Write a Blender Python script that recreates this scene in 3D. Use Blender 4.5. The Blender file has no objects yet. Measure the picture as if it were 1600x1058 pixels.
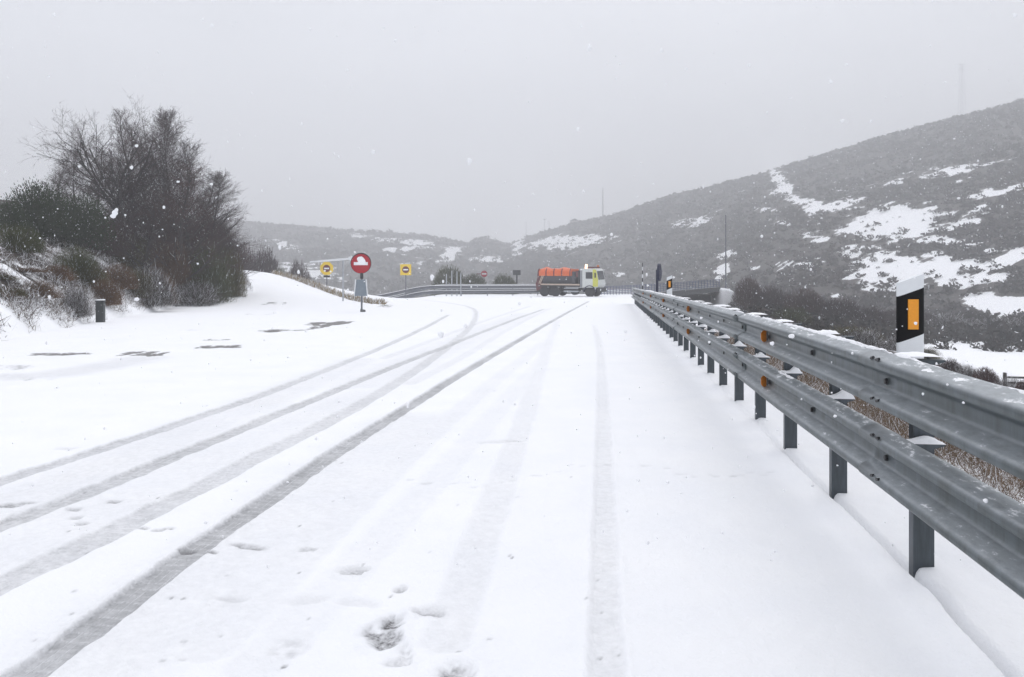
import bpy, bmesh, math, random
import numpy as np
R = math.radians
scene = bpy.context.scene
COL = scene.collection

# ------------------------------------------------------------------ camera
F, CX, HY, EYE = 1250.0, 800.0, 412.0, 1.48      # focal length / centre / eye level in photo pixels, eye height in m
cam_data = bpy.data.cameras.new("camera")
cam_data.sensor_width = 36.0
cam_data.lens = 36.0 * F / 1600.0
cam_data.shift_y = -(529.0 - HY) / 1600.0
cam_data.clip_start = 0.05
cam_data.clip_end = 4000
cam = bpy.data.objects.new("camera", cam_data)
cam.location = (0, 0, EYE)
cam.rotation_euler = (R(90), 0, 0)
COL.objects.link(cam)
scene.camera = cam

# ------------------------------------------------------------------ light
SUN_EL, SUN_AZ = 58.0, 25.0                      # high, diffuse, ahead and a little right
world = bpy.data.worlds.new("World")
scene.world = world
world.use_nodes = True
wn, wl = world.node_tree.nodes, world.node_tree.links
wn.clear()
w_out = wn.new("ShaderNodeOutputWorld")
w_bg = wn.new("ShaderNodeBackground")
w_sky = wn.new("ShaderNodeTexSky")
w_sky.sky_type = 'NISHITA'
w_sky.sun_disc = False
w_sky.sun_elevation = R(SUN_EL)
w_sky.sun_rotation = R(SUN_AZ)
w_sky.dust_density = 6.0
w_tc = wn.new("ShaderNodeTexCoord")
w_sep = wn.new("ShaderNodeSeparateXYZ")
w_map = wn.new("ShaderNodeMapRange")             # overcast sky: zenith brighter than horizon
w_map.inputs[1].default_value = 0.0
w_map.inputs[2].default_value = 1.0
w_map.inputs[3].default_value = 9.0
w_map.inputs[4].default_value = 10.8
w_mul = wn.new("ShaderNodeMix"); w_mul.data_type = 'RGBA'; w_mul.blend_type = 'MULTIPLY'
w_mul.inputs[0].default_value = 1.0
w_mul.inputs[7].default_value = (0.953, 0.976, 1.043, 1)
w_mix = wn.new("ShaderNodeMix"); w_mix.data_type = 'RGBA'
w_mix.inputs[0].default_value = 0.10
wl.new(w_tc.outputs['Generated'], w_sep.inputs[0])
wl.new(w_sep.outputs['Z'], w_map.inputs[0])
w_no = wn.new("ShaderNodeTexNoise"); w_no.inputs['Scale'].default_value = 2.2; w_no.inputs['Detail'].default_value = 5
w_mp = wn.new("ShaderNodeMapping"); w_mp.inputs['Scale'].default_value = (1, 1, 2.6)
wl.new(w_tc.outputs['Generated'], w_mp.inputs['Vector']); wl.new(w_mp.outputs[0], w_no.inputs['Vector'])
w_nr = wn.new("ShaderNodeMapRange"); w_nr.inputs[1].default_value = .3; w_nr.inputs[2].default_value = .7; w_nr.inputs[3].default_value = .93; w_nr.inputs[4].default_value = 1.07
wl.new(w_no.outputs['Fac'], w_nr.inputs[0])
w_mm = wn.new("ShaderNodeMath"); w_mm.operation = 'MULTIPLY'
wl.new(w_map.outputs[0], w_mm.inputs[0]); wl.new(w_nr.outputs[0], w_mm.inputs[1])
wl.new(w_mm.outputs[0], w_mul.inputs[6])
wl.new(w_mul.outputs[2], w_mix.inputs[6])
wl.new(w_sky.outputs[0], w_mix.inputs[7])
wl.new(w_mix.outputs[2], w_bg.inputs[0])
w_bg.inputs[1].default_value = 0.10
wl.new(w_bg.outputs[0], w_out.inputs[0])

sun_data = bpy.data.lights.new("sun", 'SUN')
sun_data.energy = 0.8
sun_data.angle = R(40)
sun_data.color = (1.0, 0.985, 0.96)
sun = bpy.data.objects.new("sun", sun_data)
sun.rotation_euler = (R(90 - SUN_EL), 0, R(180 - SUN_AZ))
COL.objects.link(sun)

scene.view_settings.view_transform = 'Standard'
scene.view_settings.look = 'None'
scene.view_settings.gamma = 1.0
scene.view_settings.use_curve_mapping = False
scene.view_settings.exposure = 0.10
cy = scene.cycles
cy.max_bounces = 8
cy.diffuse_bounces = 3
cy.glossy_bounces = 3
cy.volume_bounces = 3
cy.transparent_max_bounces = 12
cy.use_denoising = True

HAZE_DENSITY = 0.0016

# ------------------------------------------------------------------ helpers
def tag(o, label=None, cat=None, group=None, kind=None):
    if label: o["label"] = label
    if cat: o["category"] = cat
    if group: o["group"] = group
    if kind: o["kind"] = kind
    return o

def empty(name, loc=(0, 0, 0), rz=0.0, label=None, cat=None, group=None):
    o = bpy.data.objects.new(name, None)
    o.empty_display_size = 0.2
    o.location = loc
    o.rotation_euler = (0, 0, rz)
    COL.objects.link(o)
    return tag(o, label, cat, group)

def copy_tree(root):
    c = root.copy(); COL.objects.link(c)
    for ch in list(root.children):
        d = ch.copy(); COL.objects.link(d); d.parent = c
        for g in list(ch.children):
            e = g.copy(); COL.objects.link(e); e.parent = d
    return c

def mesh_np(name, v, f, mat, parent=None, smooth=False):
    """one mesh object from numpy vertex (n,3) and face (m,k) arrays"""
    v = np.asarray(v, np.float32); f = np.asarray(f, np.int32)
    me = bpy.data.meshes.new(name)
    me.vertices.add(len(v)); me.vertices.foreach_set("co", v.ravel())
    k = f.shape[1]
    me.loops.add(f.size); me.loops.foreach_set("vertex_index", f.ravel())
    me.polygons.add(len(f))
    me.polygons.foreach_set("loop_start", np.arange(0, f.size, k, dtype=np.int32))
    me.polygons.foreach_set("loop_total", np.full(len(f), k, np.int32))
    me.polygons.foreach_set("use_smooth", np.full(len(f), bool(smooth)))
    me.update(calc_edges=True)
    me.materials.append(mat)
    o = bpy.data.objects.new(name, me)
    COL.objects.link(o)
    if parent: o.parent = parent
    return o

class MB:
    def __init__(s): s.v, s.f = [], []
    def add(s, vs, fs):
        b = len(s.v); s.v += [tuple(p) for p in vs]; s.f += [tuple(i + b for i in q) for q in fs]; return s
    def box(s, x0, x1, y0, y1, z0, z1):
        return s.add([(x0,y0,z0),(x1,y0,z0),(x1,y1,z0),(x0,y1,z0),(x0,y0,z1),(x1,y0,z1),(x1,y1,z1),(x0,y1,z1)],
                     [(0,3,2,1),(4,5,6,7),(0,1,5,4),(1,2,6,5),(2,3,7,6),(3,0,4,7)])
    def prism(s, pts, axis, a, b):
        """closed outline (2D) extruded along axis from a to b"""
        n = len(pts)
        def P(p, t):
            return (t, p[0], p[1]) if axis == 0 else (p[0], t, p[1]) if axis == 1 else (p[0], p[1], t)
        vs = [P(p, a) for p in pts] + [P(p, b) for p in pts]
        fs = [tuple(range(n))[::-1], tuple(range(n, 2*n))] + [(i, (i+1) % n, (i+1) % n + n, i + n) for i in range(n)]
        return s.add(vs, fs)
    def tube(s, p0, p1, r0, r1=None, n=10):
        r1 = r0 if r1 is None else r1
        p0, p1 = np.array(p0, float), np.array(p1, float)
        d = p1 - p0; d /= max(1e-9, np.linalg.norm(d))
        a = np.cross(d, (0, 0, 1) if abs(d[2]) < .9 else (1, 0, 0)); a /= np.linalg.norm(a); b = np.cross(d, a)
        vs = []
        for p, r in ((p0, r0), (p1, r1)):
            for i in range(n):
                t = 2*math.pi*i/n; vs.append(p + r*(math.cos(t)*a + math.sin(t)*b))
        fs = [(i, (i+1) % n, (i+1) % n + n, i + n) for i in range(n)] + [tuple(range(n))[::-1], tuple(range(n, 2*n))]
        return s.add(vs, fs)
    def build(s, name, mat, parent=None, bevel=0.0, smooth=False, seg=2):
        me = bpy.data.meshes.new(name)
        me.from_pydata(s.v, [], s.f)
        bm = bmesh.new(); bm.from_mesh(me)
        bmesh.ops.recalc_face_normals(bm, faces=bm.faces)
        if bevel > 0:
            bmesh.ops.bevel(bm, geom=[e for e in bm.edges if e.calc_face_angle(0) > .5], offset=bevel, segments=seg,
                            profile=.5, affect='EDGES', clamp_overlap=True)
        if smooth:
            for f in bm.faces: f.smooth = True
            for e in bm.edges:
                if e.calc_face_angle(0) > .7: e.smooth = False
        bm.to_mesh(me); bm.free()
        me.materials.append(mat)
        o = bpy.data.objects.new(name, me); COL.objects.link(o)
        if parent: o.parent = parent
        return o

def W(px, py, Y):
    """the point that photo pixel (px, py) shows at depth Y"""
    return np.array(((px - CX) * Y / F, Y, EYE - (py - HY) * Y / F))

def ss(t):
    t = np.clip(t, 0, 1); return t*t*(3 - 2*t)

def vnoise(x, y, seed=0):
    xi, yi = np.floor(x).astype(np.int64), np.floor(y).astype(np.int64)
    fx, fy = x - xi, y - yi
    def h(a, b):
        n = (a*374761393 + b*668265263 + seed*982451653) & 0x7fffffff
        n = ((n ^ (n >> 13)) * 1274126177) & 0x7fffffff
        n = (n ^ (n >> 16)) & 0xffff
        return n / 65535.0
    fx, fy = fx*fx*(3-2*fx), fy*fy*(3-2*fy)
    return (h(xi,yi)*(1-fx) + h(xi+1,yi)*fx)*(1-fy) + (h(xi,yi+1)*(1-fx) + h(xi+1,yi+1)*fx)*fy

def fbm(x, y, scale, octv=4, seed=0):
    """-1..1"""
    a, s, t, q = 1.0, 0.0, 0.0, 1.0/scale
    for o in range(octv):
        s = s + a*(vnoise(x*q + 31.7*o, y*q - 17.3*o, seed + o)*2 - 1); t += a
        a *= .55; q *= 2.03
    return s/t

# ------------------------------------------------------------------ materials
def nmat(name):
    m = bpy.data.materials.new(name); m.use_nodes = True
    nt = m.node_tree
    return m, nt, nt.nodes["Principled BSDF"]

def plain(name, col, rough=.6, metal=0.0, var=.12, scale=6.0, bump=0.0, spec=.4):
    """principled with noise-driven tone variation"""
    m, nt, b = nmat(name)
    N, L = nt.nodes, nt.links
    tc = N.new("ShaderNodeTexCoord"); no = N.new("ShaderNodeTexNoise")
    no.inputs['Scale'].default_value = scale; no.inputs['Detail'].default_value = 5
    L.new(tc.outputs['Object'], no.inputs['Vector'])
    mx = N.new("ShaderNodeMix"); mx.data_type = 'RGBA'
    mx.inputs[6].default_value = tuple(c*(1-var) for c in col) + (1,)
    mx.inputs[7].default_value = tuple(min(1, c*(1+var)) for c in col) + (1,)
    L.new(no.outputs['Fac'], mx.inputs[0]); L.new(mx.outputs[2], b.inputs['Base Color'])
    b.inputs['Roughness'].default_value = rough; b.inputs['Metallic'].default_value = metal
    b.inputs['Specular IOR Level'].default_value = spec
    if bump:
        bp = N.new("ShaderNodeBump"); bp.inputs['Strength'].default_value = bump; bp.inputs['Distance'].default_value = .02
        L.new(no.outputs['Fac'], bp.inputs['Height']); L.new(bp.outputs[0], b.inputs['Normal'])
    return m

def plant_mat(name, c1, c2, snow=0.06, rough=.9, nscale=1.2):
    """every leaf or twig its own tone; a share of them carries snow"""
    m, nt, b = nmat(name)
    N, L = nt.nodes, nt.links
    g = N.new("ShaderNodeNewGeometry"); tc = N.new("ShaderNodeTexCoord"); no = N.new("ShaderNodeTexNoise")
    no.inputs['Scale'].default_value = nscale; no.inputs['Detail'].default_value = 3
    L.new(tc.outputs['Object'], no.inputs['Vector'])
    ad = N.new("ShaderNodeMath"); ad.operation = 'MULTIPLY_ADD'
    ad.inputs[1].default_value = .6; L.new(g.outputs['Random Per Island'], ad.inputs[0])
    s2 = N.new("ShaderNodeMath"); s2.operation = 'MULTIPLY_ADD'; s2.inputs[1].default_value = 1.6; s2.inputs[2].default_value = -.6
    L.new(no.outputs['Fac'], s2.inputs[0]); L.new(s2.outputs[0], ad.inputs[2])
    mx = N.new("ShaderNodeMix"); mx.data_type = 'RGBA'
    mx.inputs[6].default_value = c1 + (1,); mx.inputs[7].default_value = c2 + (1,)
    L.new(ad.outputs[0], mx.inputs[0])
    fr = N.new("ShaderNodeMath"); fr.operation = 'MULTIPLY'; fr.inputs[1].default_value = 17.31
    f2 = N.new("ShaderNodeMath"); f2.operation = 'FRACT'
    th = N.new("ShaderNodeMath"); th.operation = 'LESS_THAN'; th.inputs[1].default_value = snow
    L.new(g.outputs['Random Per Island'], fr.inputs[0]); L.new(fr.outputs[0], f2.inputs[0]); L.new(f2.outputs[0], th.inputs[0])
    m2 = N.new("ShaderNodeMix"); m2.data_type = 'RGBA'; m2.inputs[7].default_value = (.82, .83, .86, 1)
    L.new(th.outputs[0], m2.inputs[0]); L.new(mx.outputs[2], m2.inputs[6])
    L.new(m2.outputs[2], b.inputs['Base Color'])
    b.inputs['Roughness'].default_value = rough; b.inputs['Specular IOR Level'].default_value = .2
    return m

def snow_mat(name):
    m, nt, b = nmat(name)
    N, L = nt.nodes, nt.links
    tc = N.new("ShaderNodeTexCoord"); no = N.new("ShaderNodeTexNoise")
    no.inputs['Scale'].default_value = 60; no.inputs['Detail'].default_value = 6
    L.new(tc.outputs['Object'], no.inputs['Vector'])
    bp = N.new("ShaderNodeBump"); bp.inputs['Strength'].default_value = .5; bp.inputs['Distance'].default_value = .01
    L.new(no.outputs['Fac'], bp.inputs['Height']); L.new(bp.outputs[0], b.inputs['Normal'])
    b.inputs['Base Color'].default_value = (.9, .905, .925, 1)
    b.inputs['Roughness'].default_value = .75; b.inputs['Specular IOR Level'].default_value = .25
    return m

def galv_mat(name, base, snow_amt, sc=9.0, film=0.0):  # film: how strongly sky brightness is painted into upturned faces
    """galvanised steel, spangled and stained, with snow dust and painted-in sky brightness on faces that look up"""
    m, nt, b = nmat(name)
    N, L = nt.nodes, nt.links
    tc = N.new("ShaderNodeTexCoord")
    n1 = N.new("ShaderNodeTexNoise"); n1.inputs['Scale'].default_value = sc; n1.inputs['Detail'].default_value = 8; n1.inputs['Roughness'].default_value = .7
    n2 = N.new("ShaderNodeTexNoise"); n2.inputs['Scale'].default_value = 1.3; n2.inputs['Detail'].default_value = 4
    n3 = N.new("ShaderNodeTexNoise"); n3.inputs['Scale'].default_value = 26; n3.inputs['Detail'].default_value = 6; n3.inputs['Roughness'].default_value = .75
    mp = N.new("ShaderNodeMapping"); mp.inputs['Scale'].default_value = (1, .35, 1)
    L.new(tc.outputs['Object'], n1.inputs['Vector']); L.new(tc.outputs['Object'], n2.inputs['Vector'])
    L.new(tc.outputs['Object'], mp.inputs['Vector']); L.new(mp.outputs[0], n3.inputs['Vector'])
    mx = N.new("ShaderNodeMix"); mx.data_type = 'RGBA'
    mx.inputs[6].default_value = tuple(c*.72 for c in base) + (1,); mx.inputs[7].default_value = tuple(c*1.25 for c in base) + (1,)
    L.new(n1.outputs['Fac'], mx.inputs[0])
    m2 = N.new("ShaderNodeMix"); m2.data_type = 'RGBA'; m2.blend_type = 'MULTIPLY'
    rp = N.new("ShaderNodeValToRGB"); rp.color_ramp.elements[0].position = .35; rp.color_ramp.elements[1].position = .65
    rp.color_ramp.elements[0].color = (.7, .72, .68, 1); rp.color_ramp.elements[1].color = (1, 1, 1, 1)
    L.new(n2.outputs['Fac'], rp.inputs[0]); m2.inputs[0].default_value = 1
    L.new(mx.outputs[2], m2.inputs[6]); L.new(rp.outputs[0], m2.inputs[7])
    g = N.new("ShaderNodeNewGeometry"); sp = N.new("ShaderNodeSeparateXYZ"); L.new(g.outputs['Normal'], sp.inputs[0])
    up = N.new("ShaderNodeMapRange"); up.inputs[1].default_value = .25; up.inputs[2].default_value = .95; up.inputs[3].default_value = -.45; up.inputs[4].default_value = snow_amt
    L.new(sp.outputs['Z'], up.inputs[0])
    ad = N.new("ShaderNodeMath"); ad.operation = 'ADD'; L.new(up.outputs[0], ad.inputs[0]); L.new(n3.outputs['Fac'], ad.inputs[1])
    st = N.new("ShaderNodeMapRange"); st.inputs[1].default_value = .57; st.inputs[2].default_value = .66; L.new(ad.outputs[0], st.inputs[0])
    # vertical run-off streaks and a paler tone painted as sky light on what faces up
    ms = N.new("ShaderNodeMapping"); ms.inputs['Scale'].default_value = (14, 14, .8); L.new(tc.outputs['Object'], ms.inputs['Vector'])
    n4 = N.new("ShaderNodeTexNoise"); n4.inputs['Scale'].default_value = 1.0; n4.inputs['Detail'].default_value = 6; n4.inputs['Roughness'].default_value = .7
    L.new(ms.outputs[0], n4.inputs['Vector'])
    r4 = N.new("ShaderNodeValToRGB"); r4.color_ramp.elements[0].position = .36; r4.color_ramp.elements[1].position = .6
    r4.color_ramp.elements[0].color = (.62, .63, .58, 1); r4.color_ramp.elements[1].color = (1.08, 1.08, 1.08, 1); L.new(n4.outputs['Fac'], r4.inputs[0])
    m5 = N.new("ShaderNodeMix"); m5.data_type = 'RGBA'; m5.blend_type = 'MULTIPLY'; m5.inputs[0].default_value = 1
    L.new(m2.outputs[2], m5.inputs[6]); L.new(r4.outputs[0], m5.inputs[7])
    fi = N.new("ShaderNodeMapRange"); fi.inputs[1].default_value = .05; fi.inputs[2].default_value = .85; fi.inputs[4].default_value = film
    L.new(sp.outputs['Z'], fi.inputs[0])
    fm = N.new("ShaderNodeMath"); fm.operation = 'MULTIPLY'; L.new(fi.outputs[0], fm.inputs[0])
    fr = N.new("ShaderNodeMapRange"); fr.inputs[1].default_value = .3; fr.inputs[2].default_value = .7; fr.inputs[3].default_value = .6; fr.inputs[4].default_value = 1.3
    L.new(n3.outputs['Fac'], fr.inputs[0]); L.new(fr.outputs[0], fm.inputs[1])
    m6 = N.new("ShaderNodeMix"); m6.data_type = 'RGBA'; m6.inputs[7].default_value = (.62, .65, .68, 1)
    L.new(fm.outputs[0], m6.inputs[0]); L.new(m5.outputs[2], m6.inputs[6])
    m3 = N.new("ShaderNodeMix"); m3.data_type = 'RGBA'; m3.inputs[7].default_value = (.85, .86, .88, 1)
    L.new(st.outputs[0], m3.inputs[0]); L.new(m6.outputs[2], m3.inputs[6]); L.new(m3.outputs[2], b.inputs['Base Color'])
    me = N.new("ShaderNodeMapRange"); me.inputs[3].default_value = .5; me.inputs[4].default_value = 0; L.new(st.outputs[0], me.inputs[0]); L.new(me.outputs[0], b.inputs['Metallic'])
    ro = N.new("ShaderNodeMapRange"); ro.inputs[3].default_value = .30; ro.inputs[4].default_value = .52; L.new(n1.outputs['Fac'], ro.inputs[0]); L.new(ro.outputs[0], b.inputs['Roughness'])
    bp = N.new("ShaderNodeBump"); bp.inputs['Strength'].default_value = .25; bp.inputs['Distance'].default_value = .004
    hh = N.new("ShaderNodeMath"); hh.operation = 'ADD'; L.new(st.outputs[0], hh.inputs[0]); L.new(n1.outputs['Fac'], hh.inputs[1])
    L.new(hh.outputs[0], bp.inputs['Height']); L.new(bp.outputs[0], b.inputs['Normal'])
    return m

M = dict(
    snow=snow_mat('snow'),
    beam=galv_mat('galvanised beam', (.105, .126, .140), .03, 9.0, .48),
    post=galv_mat('galvanised post', (.10, .115, .138), -.25, 14, .0),
    far_steel=plain('weathered steel', (.16, .17, .19), .55, .3, .25),
    pole=plain('grey pole', (.42, .44, .47), .5, .4, .15),
    dark=plain('dark iron', (.025, .027, .03), .6, 0, .3),
    bolt=plain('dark bolt', (.03, .03, .032), .5, .3, .3),
    orange=plain('orange reflector', (.62, .20, .02), .35, 0, .25, 60),
    amber=plain('amber reflector', (.85, .33, .02), .4, 0, .10, 120),
    white=plain('white paint', (.76, .78, .80), .45, 0, .06, 20),
    black=plain('black film', (.006, .006, .007), .6, 0, .2, spec=.15),
    red=plain('red sign film', (.36, .003, .016), .45, 0, .15, 5),
    sign_yellow=plain('yellow sign film', (.80, .56, .05), .5, 0, .1),
    sign_grey=plain('grey sign back', (.20, .235, .27), .5, .3, .2, 8),
    navy=plain('navy sign', (.012, .016, .045), .5, 0, .2),
    concrete=plain('concrete', (.13, .135, .14), .9, 0, .25, 4, .3),
    truck_orange=plain('orange hopper paint', (.66, .115, .018), .45, 0, .2, 1.5),
    truck_white=plain('cab paint', (.60, .62, .60), .4, 0, .08, 2),
    truck_yellow=plain('yellow cab paint', (.58, .58, .10), .4, 0, .1, 2),
    truck_dark=plain('grimy dark body', (.06, .06, .07), .7, 0, .4, 2),
    chassis=plain('black chassis', (.015, .016, .019), .7, 0, .4, 3),
    maroon=plain('dirty red steel', (.13, .03, .035), .6, 0, .35, 4),
    beige=plain('pale side rail', (.50, .40, .32), .6, 0, .15, 3),
    glass=plain('dark window glass', (.02, .025, .03), .12, 0, .2, 2, spec=.6),
    tyre=plain('tyre rubber', (.02, .02, .022), .85, 0, .3, 5),
    rail_blue=plain('blue grey railing', (.11, .13, .20), .6, .2, .2),
    timber=plain('weathered timber', (.07, .065, .06), .9, 0, .3, 5),
    bark=plain('dark bark', (.05, .045, .045), .95, 0, .4, 9, .5),
    birch_bark=plain('grey birch bark', (.11, .105, .105), .9, 0, .5, 7, .4),
    plaster=plain('pale plaster', (.42, .40, .38), .9, 0, .1, 1),
    twig=plant_mat('grey brown twigs', (.042, .030, .032), (.092, .066, .066), .012),
    twig_red=plant_mat('reddish twigs', (.055, .033, .034), (.105, .066, .060), .01),
    broom_green=plant_mat('dark green broom', (.030, .040, .013), (.088, .092, .030), .02),
    broom_brown=plant_mat('brown broom', (.065, .034, .017), (.165, .092, .045), .02),
    broom_olive=plant_mat('olive broom', (.042, .039, .014), (.125, .105, .040), .02),
    pine=plant_mat('dark evergreen leaves', (.018, .029, .014), (.044, .060, .026), .01),
    heath=plant_mat('grey heath', (.040, .035, .033), (.085, .070, .062), .16),
    straw=plant_mat('straw coloured grass', (.17, .13, .075), (.34, .27, .17), .22),
    frost=plant_mat('frosted undergrowth', (.06, .05, .045), (.15, .115, .085), .34),
    dry=plant_mat('dry brown scrub', (.062, .044, .031), (.23, .165, .112), .10, nscale=2.5),
    far_scrub=plant_mat('far hillside scrub', (.018, .021, .020), (.070, .056, .050), .012, nscale=.022),
)
bm_, nt_, b_ = nmat('lit beacon')
b_.inputs['Base Color'].default_value = (.9, .5, .3, 1)
b_.inputs['Emission Color'].default_value = (1, .62, .42, 1); b_.inputs['Emission Strength'].default_value = 2.5
M['beacon'] = bm_

# ------------------------------------------------------------------ the lie of the land
POST0, PSTEP = 3.88, 1.3333
def Xr(Y):                                   # line of guardrail posts
    Y = np.asarray(Y, float)
    return np.where(Y < 6, 1.6 + .1024*Y, 2.2144 + .126*(Y - 6))

def road_z(Y):
    t = np.asarray(Y, float) - 5.6
    return -.0245 * .5*(t + np.sqrt(t*t + 4))

def itp(x, pts):
    a = np.array(pts, float); return np.interp(x, a[:, 0], a[:, 1])

FOOT = [(-40, -6), (0, -7.6), (18, -11.7), (29, -14.9), (42, -17.6), (50, -16.1), (56, -18.6), (64, -27), (80, -40), (2000, -400)]
SKY_R = [(600, 470), (740, 420), (780, 390), (800, 381), (830, 369), (870, 357), (900, 347), (960, 335), (1040, 306), (1130, 286), (1200, 268), (1300, 236), (1400, 207), (1500, 182), (1600, 155), (1750, 128), (2000, 110), (2600, 110)]
DEP_R = [(600, 780), (830, 740), (960, 640), (1200, 550), (1400, 500), (1600, 465), (2000, 430), (2600, 420)]
BAS_R = [(600, 380), (800, 340), (1000, 290), (1120, 230), (1240, 170), (1600, 122), (2600, 115)]
SKY_L = [(-900, 330), (0, 335), (370, 346), (430, 350), (480, 354), (520, 358), (560, 361), (600, 362), (650, 366), (700, 373), (730, 379), (752, 369), (790, 379), (850, 396), (900, 424), (1000, 470), (2600, 600)]

def terrain(X, Y):
    X = np.asarray(X, float); Y = np.asarray(Y, float)
    z = road_z(Y)
    xe = Xr(Y) + 5.0*ss((Y - 58)/27)
    d = np.maximum(0, X - xe - .45)
    z = z - 5.2*(1 - np.exp(-.046*d)) - .10*ss(d/.8)
    z = z - np.where(X/np.maximum(Y, 1) > .33, 4.6, 11.0)*(1 - np.exp(-np.maximum(0, Y - 99)/16))
    # snow slope at the left, and the bank under the trees
    raise_ = 2.4*ss((-X - 8)/14)*ss((Y - 37)/25)*(1 - ss((Y - 63)/16))
    z = z + raise_ - 1.6*ss((-X - 8)/8)*ss((Y - 66)/20)
    b = np.maximum(0, itp(Y, FOOT) - X)
    z = z + 4.5*(1 - np.exp(-b/5.0))*(1 - ss((Y - 58)/30)) + np.minimum(.04*b, 2)
    z = np.maximum(z, -16.0)
    # hills
    Ys = np.maximum(Y, 1.0)
    px = CX + F*X/Ys
    def hill(sky, dep, bas, p, zb):
        ys, D, B = itp(px, sky), (itp(px, dep) if not np.isscalar(dep) else dep), (itp(px, bas) if not np.isscalar(bas) else bas)
        zs = EYE + (HY - ys)*D/F
        t = np.clip((Y - B)/(D - B), 0, 1)
        h = zb + (zs - zb)*t**p
        over = np.maximum(0, Y - D)
        return h + np.minimum(np.maximum(over*((HY - ys)/F - .06), -30), 25), t
    hr, tr = hill(SKY_R, DEP_R, BAS_R, 1.12, itp(px, [(1000, -15), (1250, -8)]))
    hl, tl = hill(SKY_L, 790.0, 370.0, 1.15, -15.0)
    lump = fbm(X, Y, 45, 4, 11)
    hr = hr + lump*2.2*np.sin(np.pi*np.clip(tr, 0, 1))
    hl = hl + lump*4.0*np.sin(np.pi*np.clip(tl, 0, 1))
    far = Y > 104
    zz = np.where(far, np.maximum(z, np.maximum(hr, hl)), z)
    return zz

def zt(x, y): return float(terrain(np.array([x]), np.array([y]))[0])

def ground_at(px, py):
    """the plateau point that the photo shows at a pixel"""
    Y = 10.0
    for _ in range(60):
        z = zt((px - CX)*Y/F, Y)
        Y = .5*Y + .5*F*(EYE - z)/(py - HY)
    return np.array(((px - CX)*Y/F, Y))

# snow patches of the hillsides: photo pixel centre, half axes, tilt, strength
PATCH = [(1405, 352, 82, 22, -6, 1.0), (1450, 372, 60, 12, 12, .9), (1385, 418, 60, 28, 25, .85), (1515, 384, 36, 9, 5, .9), (1487, 436, 42, 14, 25, .85), (1560, 472, 52, 12, 10, 1.15),
         (1580, 403, 34, 8, -28, .95), (1530, 325, 22, 5, -20, .7), (1470, 272, 110, 8, -12, .72), (1222, 288, 9, 22, -38, 1.15), (1262, 318, 42, 9, 18, .95), (1305, 322, 40, 9, -18, .85),
         (1203, 328, 16, 5, 0, .8), (1258, 413, 38, 9, -6, .75), (1176, 418, 14, 7, 0, .8), (1310, 462, 14, 5, 0, .42), (1135, 398, 22, 6, -18, .95), (1130, 425, 9, 16, 0, .9),
         (885, 379, 48, 8, -6, 1.5), (852, 382, 16, 6, 0, 1.4), (808, 386, 9, 15, 10, .95), (706, 396, 13, 9, -30, 1.25), (760, 405, 26, 4, 0, 1.0), (630, 377, 50, 5, 6, .78), (590, 372, 40, 5, 5, .72), (640, 388, 40, 4, -5, .7), (450, 385, 20, 5, 20, .85),
         (1470, 402, 46, 8, 14, .62), (1420, 462, 46, 8, 8, .66), (1360, 452, 30, 8, 20, .66), (1545, 436, 44, 8, -8, .66), (1340, 372, 34, 7, 10, .62), (1500, 350, 60, 8, 10, .58), (1560, 300, 60, 8, -10, .55), (1280, 372, 40, 8, 8, .52), (1230, 350, 30, 6, 12, .5), (1080, 345, 30, 6, 0, .45),
         (965, 428, 12, 3, 5, 1.0), (1520, 556, 120, 22, 9, 1.6), (1390, 528, 60, 5, 3, .9), (1600, 590, 90, 26, 8, 1.6), (480, 425, 40, 10, 10, .9), (660, 410, 40, 5, -5, .55)]
def snow_patch(px, py):
    m = np.zeros_like(px)
    for cx, cy_, a, b, t, s in PATCH:
        c, sn = math.cos(R(t)), math.sin(R(t))
        dx, dy = px - cx, py - cy_
        u, v = (dx*c + dy*sn)/a, (-dx*sn + dy*c)/b
        m = np.maximum(m, s*np.exp(-(u*u + v*v)*.62))
    return m

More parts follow.
